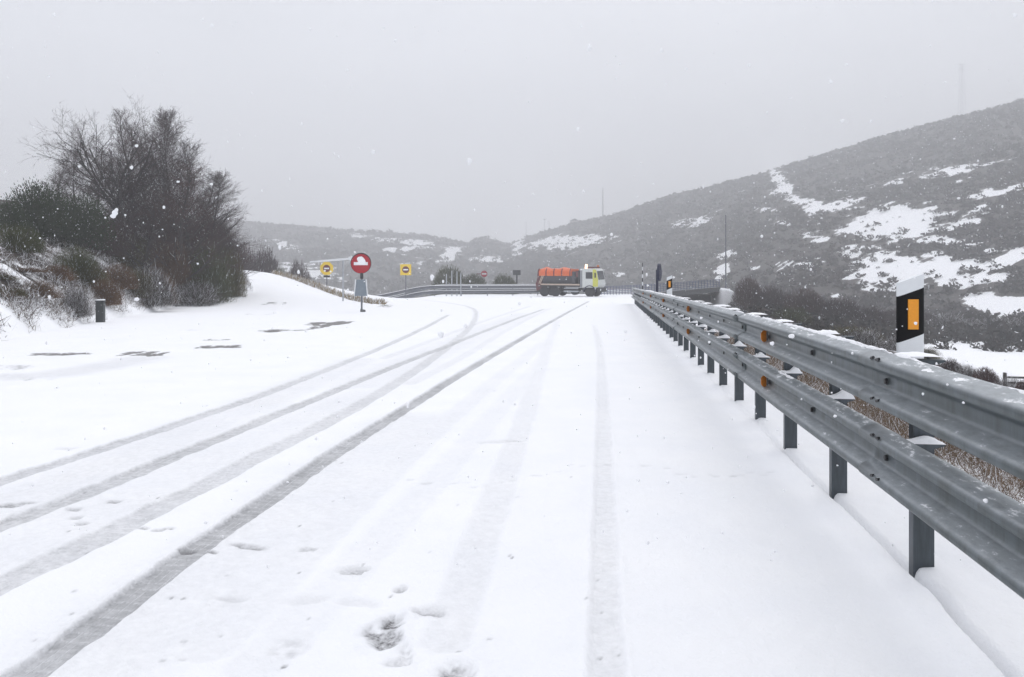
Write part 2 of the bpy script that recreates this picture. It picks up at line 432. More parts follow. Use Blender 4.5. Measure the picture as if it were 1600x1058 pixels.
# ------------------------------------------------------------------ tyre tracks and prints (photo pixels -> ground)
TRACKS = [  # centre line, half width m, slush, depth m
    ([(-60, 775), (0, 753), (100, 720), (200, 688), (300, 655), (400, 621), (500, 582), (600, 542), (660, 514), (700, 492)], .088, .60, .014),
    ([(-60, 848), (0, 823), (150, 765), (300, 702), (450, 641), (600, 579), (720, 532), (800, 500), (850, 483)], .088, .74, .016),
    ([(-60, 942), (0, 912), (100, 868), (200, 818), (300, 768), (400, 716), (480, 676), (560, 634), (640, 586), (700, 542), (735, 512), (746, 491), (738, 480), (700, 473), (650, 468)], .10, .46, .010),
    ([(-40, 1110), (60, 1043), (120, 1000), (180, 955), (240, 908), (300, 863), (360, 822), (420, 780), (480, 738), (540, 697), (600, 660), (650, 629), (700, 597), (760, 561), (820, 526), (870, 497), (920, 471)], .080, 1.0, .022),
    ([(950, 1090), (948, 1000), (945, 800), (944, 700), (942, 600), (938, 540), (928, 508)], .066, .18, .012),
    ([(700, 1000), (745, 860), (780, 770), (812, 680), (836, 600), (855, 540), (872, 500)], .10, .13, .008),
    ([(330, 1010), (480, 860), (600, 745), (700, 655), (780, 590), (850, 535)], .12, .11, .006),
    ([(400, 1040), (560, 880), (680, 750), (780, 640), (850, 560)], .12, .08, .006),
    ([(600, 560), (680, 530), (760, 500), (830, 478)], .10, .22, .004),
    ([(640, 600), (720, 560), (800, 510), (860, 482)], .10, .18, .004),
    ([(560, 600), (640, 566), (700, 540), (760, 515), (820, 490)], .5, .15, .0),
    ([(-40, 590), (60, 588), (150, 575), (220, 560)], .45, .24, .0),
    ([(0, 800), (150, 735), (300, 675), (450, 610), (560, 563)], .34, .17, .0),
    ([(0, 870), (200, 780), (400, 690), (560, 615)], .30, .14, .0),
    ([(150, 1020), (350, 870), (500, 755), (640, 655)], .36, .13, .0),
]
def chaikin(p, n=2):
    p = np.array(p, float)
    for _ in range(n):
        q = np.empty((2*len(p) - 2, 2)); q[0::2] = .75*p[:-1] + .25*p[1:]; q[1::2] = .25*p[:-1] + .75*p[1:]
        p = np.vstack([p[:1], q, p[-1:]])
    return p
def track_ground(pts): return np.array([ground_at(max(-400, a), b) for a, b in chaikin(pts, 1)])

# melted / bare streaks on the left: pixel centre, half length, half height, darkness
BARE = [(90, 553, 48, 2.6, .75), (222, 553, 40, 4.2, .95), (340, 541, 36, 3.2, .95), (335, 530, 26, 2.2, .6), (522, 506, 34, 5.0, 1.0), (442, 517, 42, 2.4, .85), (500, 511, 24, 3.0, .8), (420, 474, 32, 1.8, .7),
        (602, 478, 9, 2.2, .8), (588, 473, 12, 1.6, .6), (405, 491, 26, 1.4, .35), (15, 574, 60, 5, .30), (60, 592, 26, 3, .4), (300, 515, 20, 1.2, .3)]
# prints and scuffs: px, py, half length m (along view), half width m, turn, depth, darkness
PRINTS = [(552, 890, .055, .075, 10, .02, .45), (550, 895, .02, .055, 12, .02, .9), (668, 957, .03, .065, 0, .025, .8), (676, 953, .06, .085, 0, .012, .2), (598, 980, .125, .062, -28, .02, .95), (604, 1000, .08, .06, -28, .02, .8),
          (714, 1050, .08, .07, -20, .02, .85), (625, 920, .04, .035, -30, .012, .45), (634, 1018, .10, .022, 14, .012, .45), (618, 1036, .03, .05, 0, .01, .3), (395, 856, .03, .09, -14, .012, .6), (372, 852, .03, .06, -14, .01, .5), (475, 858, .03, .03, 0, .008, .35), (488, 857, .03, .035, 0, .008, .4),
          (222, 826, .02, .045, 0, .012, .65), (246, 829, .02, .04, 0, .01, .55), (264, 826, .02, .04, 0, .01, .55), (14, 790, .04, .09, 0, .012, .75), (40, 786, .03, .07, 0, .01, .6), (178, 784, .035, .05, 0, .014, .7), (116, 796, .03, .06, 0, .01, .5), (120, 809, .025, .05, 0, .01, .4), (128, 819, .025, .05, 0, .01, .45),
          (292, 858, .03, .06, 8, .01, .7), (326, 866, .02, .05, 8, .01, .85), (480, 935, .05, .12, 20, .01, .12), (560, 940, .05, .12, -20, .01, .12), (450, 1010, .08, .10, -35, .008, .22), (360, 935, .03, .08, 0, .01, .25), (770, 690, .06, .14, 0, .006, .18), (800, 687, .04, .12, 0, .006, .2), (105, 700, .05, .10, 0, .006, .2)]
_r = random.Random(5)
for i in range(34):                          # a small animal's trail across the road
    t = i/33
    PRINTS.append((640 + 570*t + _r.uniform(-6, 6), 748 - 20*t + 14*math.sin(t*9) + _r.uniform(-4, 4), .02, .035, 0, .006, .22*_r.random() + .05))
for i in range(90):
    PRINTS.append((_r.uniform(0, 980), _r.uniform(560, 1040), .008, .010, 0, .004, _r.uniform(.3, .8)))

# ------------------------------------------------------------------ ground sheet
SD = np.concatenate([np.linspace(-1.25, -.72, 26)[:-1], np.linspace(-.72, .78, 780), np.linspace(.78, 1.45, 34)[1:]])
rows = [-2.2, -1.6, -1.0, -.4, .2, .8, 1.3, 1.7, 2.0, 2.2, 2.4]
while rows[-1] < 1080: rows.append(rows[-1]*1.0066)
YY = np.array(rows)
gs, gy = np.meshgrid(SD, YY)
GX = (gs*(gy + 3)).ravel(); GY = gy.ravel()
GZ = terrain(GX, GY)
nC, nR = len(SD), len(YY)

slush = np.zeros_like(GX); dirt = np.zeros_like(GX); scrub = np.zeros_like(GX); prnt = np.zeros_like(GX); lat = np.zeros_like(GX); alo = np.zeros_like(GX)
near = np.where((GY < 100) & (GY > 1.5))[0]
nx, ny = GX[near], GY[near]
wob = fbm(nx, ny, .16, 3, 3); wob2 = fbm(nx, ny, .9, 3, 4)
for pts, hw, amt, dep in TRACKS:
    g = track_ground(pts)
    best = np.full(len(nx), 1e9); la = np.zeros(len(nx)); al = np.zeros(len(nx)); acc = 0.0
    lo, hi = g.min(0) - 1, g.max(0) + 1
    sel = np.where((nx > lo[0]) & (nx < hi[0]) & (ny > lo[1]) & (ny < hi[1]))[0]
    sx, sy = nx[sel], ny[sel]; bb = np.full(len(sel), 1e9); ll = np.zeros(len(sel)); aa = np.zeros(len(sel))
    for a, b in zip(g[:-1], g[1:]):
        ab = b - a; L = math.hypot(*ab)
        if L < 1e-6: continue
        t = np.clip(((sx - a[0])*ab[0] + (sy - a[1])*ab[1])/(L*L), 0, 1)
        ex, ey = sx - a[0] - t*ab[0], sy - a[1] - t*ab[1]
        dd = np.hypot(ex, ey)
        k = dd < bb
        bb = np.where(k, dd, bb); ll = np.where(k, (ex*ab[1] - ey*ab[0])/L, ll); aa = np.where(k, acc + t*L, aa)
        acc += L
    q = bb/hw + wob[sel]*.15 + wob2[sel]*.05
    soft = .16 + .010*sy
    if dep == 0: soft = .8
    if amt < .4: soft = soft + .35
    m = 1 - ss((q - 1 + soft/2)/soft)
    idx = near[sel]
    s_old = slush[idx]
    val = amt*m*(.85 + .3*wob2[sel])
    slush[idx] = np.maximum(s_old, val) + .25*np.minimum(s_old, val)
    st = (val > s_old) & (dep > 0)
    lat[idx] = np.where(st, ll/hw, lat[idx]); alo[idx] = np.where(st, aa, alo[idx])
    GZ[idx] -= dep*m*(1 - ss((sy - 25)/30)) - dep*.45*np.exp(-((q - 1.25)/.22)**2)*(1 - ss((sy - 12)/20))
_q = random.Random(17); _frag = []
for px, py, hl, hh, dk in BARE:               # every melted spot is a ragged string of smaller ones
    for k in range(7):
        u = _q.uniform(-1, 1)
        _frag.append((px + hl*u*.85, py + _q.uniform(-.6, .6)*hh, hl*_q.uniform(.16, .52)*(1.1 - .5*abs(u)), hh*_q.uniform(.45, 1.05)*(1.1 - .6*abs(u)), min(1, dk*_q.uniform(.8, 1.2))))
BARE = _frag
for px, py, hl, hh, dk in BARE:
    a = ground_at(px, py); b = ground_at(px, py + hh); c = ground_at(px + hl, py)
    ry, rx = max(.08, abs(a[1] - b[1])), max(.1, abs(c[0] - a[0]))
    u, v = (nx - a[0])/rx, (ny - a[1])/ry
    k = (abs(u) < 2) & (abs(v) < 2.5)
    idx = near[k]
    q = np.sqrt(u[k]**2 + v[k]**2) + .85*fbm(nx[k]*.35, ny[k]*1.6, .8, 5, 21)
    dirt[idx] = np.maximum(dirt[idx], dk*(1 - ss((q - .5)/.7)))
    GZ[idx] -= .02*(1 - ss((q - .55)/.6))
for px, py, hl, hw, tr, dep, dk in PRINTS:
    a = ground_at(px, py); c, s = math.cos(R(tr)), math.sin(R(tr))
    ex, ey = nx - a[0], ny - a[1]
    k = np.where((abs(ex) < .5) & (abs(ey) < .5))[0]
    if not len(k): continue
    u, v = (ex[k]*c + ey[k]*s)/hw, (-ex[k]*s + ey[k]*c)/hl
    q = np.sqrt(u*u + v*v) + .28*fbm(nx[k], ny[k], .05, 3, 8)
    m = 1 - ss((q - .45)/.75)
    idx = near[k]
    GZ[idx] -= dep*m - dep*.4*np.exp(-((q - 1.45)/.3)**2)
    tex = np.clip(.55 + 1.1*fbm(nx[k], ny[k], .04, 3, 9), 0, 1) if hl > .06 else 1.0
    prnt[idx] = np.maximum(prnt[idx], dk*m*tex*(1.0 if hl > .06 else .8))
# soft unevenness, the little step by the posts, lumps on the bank
dR = nx - Xr(ny)
GZ[near] += .010*fbm(nx, ny, .9, 4, 31)*(1 - ss((ny - 30)/30)) + .006*fbm(nx, ny, .13, 4, 33)*(1 - ss((ny - 7)/7)) + .012*np.clip(fbm(nx, ny, .45, 4, 35) - .25, 0, 1)*(1 - ss((ny - 14)/14))
edge = -.055 - .05*np.maximum(0, 3.6 - ny) + .02*fbm(ny, ny*0, 1.1, 2, 7)
fade = 1 - ss((ny - 4.6)/3.5)
GZ[near] -= (.075*np.exp(-((dR - edge)/.020)**2) - .020*np.exp(-((dR - edge + .09)/.07)**2))*(.25 + .75*fade)*(ny < 30)
GZ[near] += .05*np.exp(-((dR + .02)/.16)**2)*np.clip(fbm(nx, ny, .7, 3, 41), 0, 1)*(ny < 55)
b_left = np.maximum(0, itp(ny, FOOT) - nx + .6*fbm(nx, ny, 2.5, 3, 51))
GZ[near] += .28*fbm(nx, ny, 1.6, 4, 52)*ss(b_left/2)*(ny < 90)
bank_n = fbm(nx, ny, 1.4, 4, 53)
scrub[near] = np.maximum(scrub[near], ss((b_left - .2)/1.5)*np.clip(.62 + .75*bank_n, 0, 1)*(ny < 75))
# right verge: scattered dry ground showing through
dv = np.maximum(0, dR - .7)
scrub[near] = np.maximum(scrub[near], ss(dv/2.2)*(1 - ss((dv - 4)/4))*np.clip(.10 + .8*fbm(nx, ny, .9, 4, 61), 0, 1)*(ny < 40))
farm = (GY > 26) & ((GX - Xr(GY)) > 4)
hillm = (GY > 100)
fpx = CX + F*GX/np.maximum(GY, 1); fpy = HY - F*(GZ - EYE)/np.maximum(GY, 1)
fk = np.where(hillm | farm)[0]
pm = snow_patch(fpx[fk], fpy[fk]) + .44*fbm(GX[fk], GY[fk], 16, 5, 71) + .60*fbm(GX[fk], GY[fk], 5.5, 5, 72)
pm = pm + .16*fbm(GX[fk], GY[fk], 70, 3, 73) + .10*ss((fpy[fk] - 380)/40)*ss((fpx[fk] - 1240)/80)*hillm[fk]
sc = 1 - ss((pm - .28)/.42)
scrub[fk] = np.maximum(scrub[fk]*(GY[fk] < 100), sc*np.where(hillm[fk], 1.0, ss((GY[fk] - 26)/10)*.9))

ii = np.arange(nC*nR).reshape(nR, nC)
quads = np.stack([ii[:-1, :-1].ravel(), ii[:-1, 1:].ravel(), ii[1:, 1:].ravel(), ii[1:, :-1].ravel()], 1)

gm, nt, bs = nmat('snowy ground')
N, L = nt.nodes, nt.links
at = N.new("ShaderNodeAttribute"); at.attribute_name = 'cover'
sp = N.new("ShaderNodeSeparateColor"); L.new(at.outputs['Color'], sp.inputs[0])
at2 = N.new("ShaderNodeAttribute"); at2.attribute_name = 'tread'
sp2 = N.new("ShaderNodeSeparateXYZ"); L.new(at2.outputs['Vector'], sp2.inputs[0])
tc = N.new("ShaderNodeTexCoord")
def noise(scale, det=5, rough=.6, vec=None):
    n = N.new("ShaderNodeTexNoise"); n.inputs['Scale'].default_value = scale; n.inputs['Detail'].default_value = det; n.inputs['Roughness'].default_value = rough
    L.new(vec or tc.outputs['Object'], n.inputs['Vector']); return n.outputs['Fac']
def math2(op, a, b=None, c=None):
    n = N.new("ShaderNodeMath"); n.operation = op
    for i, v in enumerate((a, b, c)):
        if v is None: continue
        if isinstance(v, (int, float)): n.inputs[i].default_value = v
        else: L.new(v, n.inputs[i])
    return n.outputs[0]
def mixc(f, a, b):
    n = N.new("ShaderNodeMix"); n.data_type = 'RGBA'
    for i, v in ((0, f), (6, a), (7, b)):
        if isinstance(v, tuple): n.inputs[i].default_value = v + (1,)
        elif isinstance(v, (int, float)): n.inputs[i].default_value = v
        else: L.new(v, n.inputs[i])
    return n.outputs[2]
def mapr(v, a, b, c=0.0, d=1.0):
    n = N.new("ShaderNodeMapRange"); L.new(v, n.inputs[0])
    for i, q in enumerate((a, b, c, d)): n.inputs[i + 1].default_value = q
    return n.outputs[0]
n_f, n_m, n_c, n_l = noise(70, 6), noise(9, 5), noise(1.4, 5), noise(.11, 6, .7)
snow_c = mixc(mapr(n_c, .3, .7), (.870, .880, .908), (.915, .918, .932))
# tread: ribs along the track, broken into blocks, white snow left in the grooves
rib = math2('ABSOLUTE', math2('SINE', math2('MULTIPLY', sp2.outputs['X'], 6.2)))
blk = math2('ABSOLUTE', math2('SINE', math2('MULTIPLY', sp2.outputs['Y'], 42.0)))
cmb = N.new("ShaderNodeCombineXYZ"); L.new(math2('MULTIPLY', sp2.outputs['X'], 4.0), cmb.inputs[0]); L.new(math2('MULTIPLY', sp2.outputs['Y'], 2.6), cmb.inputs[1])
n_t = noise(1.5, 5, .65, cmb.outputs[0])
groove = math2('MULTIPLY', math2('SUBTRACT', 1.0, mapr(rib, .0, .35)), mapr(n_t, .44, .60))
n_b = noise(3.2, 3, .5, cmb.outputs[0])
tread = math2('ADD', math2('MULTIPLY', groove, .85), math2('MULTIPLY', math2('MULTIPLY', math2('SUBTRACT', 1.0, mapr(blk, .0, .6)), mapr(n_b, .38, .62)), .40))
tread = math2('MULTIPLY', tread, mapr(sp.outputs[0], .3, .75))
n_e = noise(24, 6, .75)
edge_ = math2('MULTIPLY', math2('MULTIPLY', sp.outputs[0], math2('SUBTRACT', 1.0, sp.outputs[0])), math2('MULTIPLY', math2('SUBTRACT', n_e, .5), 5.5))
sl0 = math2('MAXIMUM', math2('ADD', sp.outputs[0], edge_), 0.0)
sl = math2('MULTIPLY', sl0, math2('SUBTRACT', mapr(n_m, .25, .75, 1.1, .75), tread))
sl = math2('MULTIPLY', sl, mapr(n_f, .2, .8, 1.2, .8))
slc = mixc(n_m, (.33, .335, .345), (.50, .50, .51))
c1 = mixc(math2('MINIMUM', sl, 1.0), snow_c, slc)
mpd = N.new('ShaderNodeMapping'); mpd.inputs['Scale'].default_value = (1.7, 2.4, 1); L.new(tc.outputs['Object'], mpd.inputs['Vector'])
n_d = noise(1.5, 9, .8, mpd.outputs[0])
dt = math2('MULTIPLY', mapr(math2('ADD', sp.outputs[1], math2('MULTIPLY', math2('SUBTRACT', n_d, .5), 2.4)), .20, .75), math2('MULTIPLY', mapr(sp.outputs[1], .0, .35), mapr(n_f, .25, .75, .65, 1.15)))
c1 = mixc(math2('MINIMUM', math2('MULTIPLY', at.outputs['Alpha'], mapr(n_f, .3, .7, .6, 1.7)), 1.0), c1, mixc(n_m, (.07, .068, .07), (.19, .185, .19)))
c2 = mixc(math2('MINIMUM', dt, .9), c1, mixc(n_m, (.085, .08, .076), (.19, .18, .172)))
scc = mixc(mapr(n_l, .3, .7), mixc(n_c, (.030, .031, .031), (.058, .054, .052)), mixc(n_c, (.048, .040, .037), (.085, .068, .060)))
speck = mapr(math2('ADD', math2('MULTIPLY', noise(.9, 8, .8), .6), math2('MULTIPLY', noise(5.0, 4, .7), .4)), .56, .66)
scc = mixc(math2('MULTIPLY', speck, .5), scc, (.7, .71, .73))
scf = mapr(math2('ADD', sp.outputs[2], math2('MULTIPLY', math2('SUBTRACT', noise(1.1, 8, .85), .5), 1.7)), .40, .60)
scf = math2('MULTIPLY', scf, mapr(sp.outputs[2], .02, .2))
c3 = mixc(scf, c2, scc)
L.new(c3, bs.inputs['Base Color'])
bs.inputs['Roughness'].default_value = .85; bs.inputs['Specular IOR Level'].default_value = .2
bp = N.new("ShaderNodeBump"); bp.inputs['Strength'].default_value = .7; bp.inputs['Distance'].default_value = .016
L.new(math2('ADD', math2('MULTIPLY', n_f, .5), math2('ADD', n_m, math2('MULTIPLY', sl, -.8))), bp.inputs['Height'])
L.new(bp.outputs[0], bs.inputs['Normal'])

ground = mesh_np('snow_ground', np.stack([GX, GY, GZ], 1), quads, gm, None, True)
tag(ground, kind='structure')
ca = ground.data.color_attributes.new('cover', 'FLOAT_COLOR', 'POINT')
ca.data.foreach_set('color', np.stack([np.clip(slush, 0, 1), np.clip(dirt, 0, 1), np.clip(scrub, 0, 1), np.clip(prnt, 0, 1)], 1).astype(np.float32).ravel())
va = ground.data.attributes.new('tread', 'FLOAT_VECTOR', 'POINT')
va.data.foreach_set('vector', np.stack([lat, alo, np.zeros_like(lat)], 1).astype(np.float32).ravel())
back = mesh_np('snow_field', [(-45, -42, -.03), (45, -42, -.03), (45, -2.15, -.03), (-45, -2.15, -.03)], [(0, 1, 2, 3)], M['snow'])
tag(back, kind='structure')

# ------------------------------------------------------------------ guardrail beside the road
PROF = []
_half = [(.142, .0), (.138, .010), (.117, .068), (.112, .077), (.103, .083), (.080, .083), (.071, .077), (.065, .068), (.039, .012), (.031, .004), (.022, .0)]
PROF = _half + [(-z, o) for z, o in reversed(_half)]
def rail_frame(Y):
    s = .1024 if Y < 6 else .126
    l = math.hypot(1, s)
    return np.array((s/l, 1/l)), np.array((-1/l, s/l))          # along, towards the road
def smooth_slope(Y):
    h = .4
    a = np.array((float(Xr(Y + h) - Xr(Y - h)), 2*h)); a /= np.linalg.norm(a)
    return a, np.array((-a[1], a[0]))
def beam_panel(y0, y1, zc, back_off, n_sub):
    vs, fs = [], []
    ys = np.linspace(y0, y1, n_sub + 1); k = len(PROF)
    for side in (0, 1):
        b0 = len(vs)
        for Y in ys:
            al, lt = smooth_slope(Y); x = float(Xr(Y)); rz = float(road_z(Y))
            for z, o in PROF:
                oo = back_off + o - (.0035 if side else 0)
                zz = zc + z - (.002*np.sign(z) if side else 0)
                vs.append((x + lt[0]*oo, Y + lt[1]*oo, rz + zz))
        for i in range(n_sub):
            for j in range(k - 1):
                a = b0 + i*k + j
                q = (a, a + 1, a + k + 1, a + k)
                fs.append(q if side == 0 else q[::-1])
    n = (n_sub + 1)*k
    for i in range(n_sub):                                       # edges
        for j in (0, k - 1):
            a = i*k + j; fs.append((a, a + k, n + a + k, n + a) if j == 0 else (a + k, a, n + a, n + a + k))
    for i in (0, n_sub):
        for j in range(k - 1):
            a = i*k + j; fs.append((a, n + a, n + a + 1, a + 1) if i == 0 else (a + 1, n + a + 1, n + a, a))
    return np.array(vs), np.array(fs)

rail = empty('guardrail', (float(Xr(3.88)), 3.88, 0), 0, 'long galvanised double-beam guardrail with snow along the right edge of the road', 'guardrail')
def to_rail(o):
    o.parent = rail; o.matrix_parent_inverse = rail.matrix_world.inverted() if False else o.matrix_parent_inverse
    o.location = (-rail.location[0], -rail.location[1], 0); return o
BACK = .165
ZB = (.918, .545)
k0, kn = -3, 36
post_Y = [POST0 + PSTEP*k for k in range(k0, kn + 1)]
END = post_Y[-1] + .2
rr = random.Random(3)
for zc in ZB:
    y0 = POST0 - 8.0
    i = 0
    while y0 < END:
        y1 = min(y0 + 4.0, END)
        if y1 > -.4:
            v, f = beam_panel(max(-.4, y0 - .16), y1 + .16 if y1 < END else y1, zc, BACK + (.0065 if i % 2 else 0), 14)
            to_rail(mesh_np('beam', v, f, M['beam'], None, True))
        y0 += 4.0; i += 1
    # bolts: one per post in the valley, eight at each near splice
    for Y in post_Y:
        if 2 < Y < 24:
            al, lt = smooth_slope(Y); c = np.array((float(Xr(Y)), Y)) + lt*(BACK + .006)
            p = (c[0], c[1], float(road_z(Y)) + zc)
            to_rail(MB().tube(p, (p[0] + lt[0]*.012, p[1] + lt[1]*.012, p[2]), .017, .013, 8).build('bolt', M['bolt']))
    for Ys in (3.88, 7.88):
        for dz in (.098, -.098):
            for dy in (-.11, -.035):
                Y = Ys + dy; al, lt = smooth_slope(Y); c = np.array((float(Xr(Y)), Y)) + lt*(BACK + .087)
                p = (c[0], c[1], float(road_z(Y)) + zc + dz + .012)
                q0 = (p[0] - al[0]*.016, p[1] - al[1]*.016, p[2] + .012); q1 = (p[0] + al[0]*.016, p[1] + al[1]*.016, p[2] + .004)
                to_rail(MB().tube(q0, q1, .0075, .0075, 6).build('bolt', M['bolt']))
for Y in post_Y:
    al, lt = smooth_slope(Y); x = float(Xr(Y)); rz = float(road_z(Y))
    ang = math.atan2(al[1], al[0]) - math.pi/2
    def loc(mb, name, mat, bevel=0.0, smooth=False):
        o = mb.build(name, mat, None, bevel, smooth)
        o.rotation_euler = (0, 0, ang); o.parent = rail
        o.location = (x - rail.location[0], Y - rail.location[1], rz); return o
    # local frame: -x towards the road, +y along the road.  C-section post
    t, w, d = .005, .049, .055
    sec = [(-w, 0), (w, 0), (w, d), (w - .014, d), (w - .014, d - t), (w - t, d - t), (w - t, t), (-w + t, t), (-w + t, d - t), (-w + .014, d - t), (-w + .014, d), (-w, d)]
    loc(MB().prism(sec, 2, -.45, 1.03), 'post', M['post'])
    for zc in ZB:
        pz = zc + .112 if zc == ZB[0] else .628
        # spacer: a folded plate between post and beam, its top flange running past the post
        mb = MB()
        mb.prism([(-BACK, pz - .082), (.076, pz - .008), (.076, pz), (-BACK, pz)], 1, -.058, -.004)
        mb.prism([(-BACK + .0, zc - .10), (-w - .003, zc - .06), (-w - .003, zc + .06), (-BACK, zc + .05)], 1, -.03, .03)
        loc(mb, 'spacer', M['post'])
        if Y < 40 and zc == ZB[1]:
            # snow sitting on the spacer, heaped against the post
            hs = .022 + .038*rr.random(); pk = rr.uniform(-.01, .03); pw = rr.uniform(.03, .05); n = 11
            vs, fs = [], []
            xs = np.linspace(-BACK + .01, .078, n); prof = []
            for j, xx in enumerate(xs):
                h = hs*math.exp(-((xx - pk)/pw)**2) + rr.uniform(.012, .020)*(1 - abs(2*j/(n - 1) - 1)**4) + .002
                prof.append(h)
            ysl = (-.061, -.052, -.034, -.012, -.003)
            kk = (0, .75, 1.0, .8, .0)
            zt0 = pz + .0015
            for j, xx in enumerate(xs):
                for yv, kf in zip(ysl, kk):
                    vs.append((xx + rr.uniform(-.003, .003), yv, zt0 - .001 + prof[j]*kf))
            for j in range(n - 1):
                for m_ in range(4):
                    a = j*5 + m_; fs.append((a, a + 5, a + 6, a + 1))
            mb = MB(); mb.add(vs, fs)
            o = loc(mb, 'snow_cap', M['snow'], 0, True)
    if Y < 34 and rr.random() < .8:
        sh_ = rr.uniform(.010, .020); sl_ = rr.uniform(.14, .25)
        # snow that lies behind the beam on top of the post and spacer
        n, vs, fs = 8, [], []
        for i in range(n + 1):
            u = i/n
            for j in range(7):
                v = j/6
                e = (1 - abs(2*u - 1)**3)*(1 - abs(2*v - 1)**3)
                vs.append((-.150 + sl_*u + rr.uniform(-.008, .008), -.055 + .12*v + rr.uniform(-.006, .006), 1.046 + sh_*e*(.7 + .5*rr.random())))
        for i in range(n):
            for j in range(6):
                a = i*7 + j; fs.append((a, a + 7, a + 8, a + 1))
        mb = MB(); mb.add(vs, fs); loc(mb, 'snow_cap', M['snow'], 0, True)
# reflectors folded out of the valley
for Y in (6.62, 13.3, 19.9, 26.6, 33.2):
    for zc in ZB:
        al, lt = smooth_slope(Y); c = np.array((float(Xr(Y)), Y)) + lt*BACK
        z = float(road_z(Y)) + zc
        a = lambda o, s_, h: (c[0] + lt[0]*o + al[0]*s_, c[1] + lt[1]*o + al[1]*s_, z + h)
        vs = [a(.016, 0, -.052), a(.050, -.02, -.045), a(.064, -.02, -.022), a(.064, -.02, .026), a(.050, -.02, .045), a(.016, 0, .056)]
        vs2 = [(p[0] + al[0]*.006, p[1] + al[1]*.006, p[2]) for p in vs]
        mb = MB(); mb.add(vs + vs2, [(0,1,2,3,4,5), (11,10,9,8,7,6)] + [(i, (i+1) % 6 + 6 if False else i + 6, (i+1) % 6 + 6, (i+1) % 6) for i in range(6)])
        to_rail(mb.build('reflector', M['orange']))
        vs = [a(.006, -.01, -.045), a(.012, .03, -.030), a(.012, .03, .036), a(.006, -.01, .05)]
        vs2 = [(p[0] + lt[0]*.004, p[1] + lt[1]*.004, p[2]) for p in vs]
        mb = MB(); mb.add(vs + vs2, [(0,1,2,3), (7,6,5,4)] + [(i, i + 4, (i+1) % 4 + 4, (i+1) % 4) for i in range(4)])
        to_rail(mb.build('reflector_bracket', M['bolt']))
# thin snow along the beam tops and clumps on the crest
def snow_strip(zc, o0, wid, zoff, h, y0, y1, name, thr, seed, step=.02):
    ys = np.arange(y0, y1, step)
    amt = fbm(ys, ys*0 + zc*7, .35, 4, seed)
    vs, fs = [], []; prev = None; runs = []
    for i, Y in enumerate(ys):
        m = min(1, max(0.0, (amt[i] - thr)*3.0))
        if m <= .03:
            if len(fs): runs.append((vs, fs))
            vs, fs = [], []; prev = None; continue
        al, lt = smooth_slope(Y); x = float(Xr(Y)); rz = float(road_z(Y)); b = len(vs)
        for j in range(6):
            u = j/5; e = math.sin(math.pi*u)**.7
            o = o0 + wid*(u - .5)*(.35 + .65*m) + .006*rr.uniform(-1, 1)
            # sits on the beam profile
            zp = np.interp(o - BACK, [p[1] for p in _half[:5]], [p[0] for p in _half[:5]]) if o - BACK > 0 else .142
            vs.append((x + lt[0]*o, Y + lt[1]*o, rz + zc + zp + zoff + h*m*e*(.8 + .4*rr.random())))
        if prev is not None:
            for j in range(5): fs.append((prev + j, b + j, b + j + 1, prev + j + 1))
        prev = b
    if fs: runs.append((vs, fs))
    for vs, fs in runs:
        mb = MB(); mb.add(vs, fs); to_rail(mb.build(name, M['snow'], None, 0, True))
snow_strip(ZB[0], BACK + .002, .026, -.004, .014, .2, 46, 'snow_line', -.25, 91, .04)
snow_strip(ZB[0], BACK + .046, .046, -.006, .018, 1.5, 4.3, 'snow_clump', .02, 92)
snow_strip(ZB[0], BACK + .030, .030, -.006, .008, 4.3, 12, 'snow_clump', .10, 95)
snow_strip(ZB[1], BACK + .055, .030, -.006, .006, 3.9, 9, 'snow_clump', .08, 96)
snow_strip(ZB[1], BACK + .012, .03, -.006, .010, 4.6, 30, 'snow_line', .0, 93, .04)

# ------------------------------------------------------------------ delineators
def delineator(X, Y, z0, ztop, w, dep, yaw, sl, band, label, groupn):
    """flat white marker with a slanted black band and an amber reflector"""
    t = empty('delineator_post', (X, Y, 0), yaw, label, 'delineator', groupn)
    hw = w/2
    cut = sl*w
    # hollow oval body, top cut on a slant (rising to the right)
    ring = []
    for i in range(20):
        a = 2*math.pi*i/20
        ca_, sa = math.cos(a), math.sin(a)
        ring.append((hw*math.copysign(abs(ca_)**.55, ca_), dep*math.copysign(abs(sa)**.8, sa)))
    def slanted(sc, za, zb_, name, mat):
        vs = [(x*sc, y*sc, za + (x/hw*.5)*(cut if za > z0 + .01 else 0)) for x, y in ring] + [(x*sc, y*sc, zb_ + (x/hw*.5)*cut) for x, y in ring]
        n = 20
        mb = MB(); mb.add(vs, [(i, (i+1) % n, (i+1) % n + n, i + n) for i in range(n)] + [tuple(range(n))[::-1], tuple(range(n, 2*n))])
        return mb.build(name, mat, t, 0, True)
    slanted(1, z0, ztop - cut/2, 'body', M['white'])
    slanted(1.012, band[0], band[1], 'black_band', M['black'])
    rz0, rz1 = band[0] + (band[1] - band[0])*.19, band[1] - (band[1] - band[0])*.16
    MB().box(-.024*w/.16, .038*w/.16, -dep*1.012 - .006, -dep*.9, rz0, rz1).build('reflector', M['amber'], t, .002)
    # snow on the slanted top
    return t
ppm = F/4.75
Yd = 4.75
zz = lambda y: EYE - (y - HY)/ppm
d1 = delineator(622/ppm, Yd, .70, zz(427), 42/ppm, .022, R(0), .36, (zz(528) , zz(456)), 'large white delineator post with black band and amber reflector behind the near guardrail', None)
mb = MB().box(-.03, .03, -.16, -.022, .76, .80).box(-.05, .05, -.17, -.16, .74, .82)
mb.build('bracket', M['post'], d1)
Y2 = 24.0; p2 = F/Y2
zz2 = lambda y: EYE - (y - HY)/p2
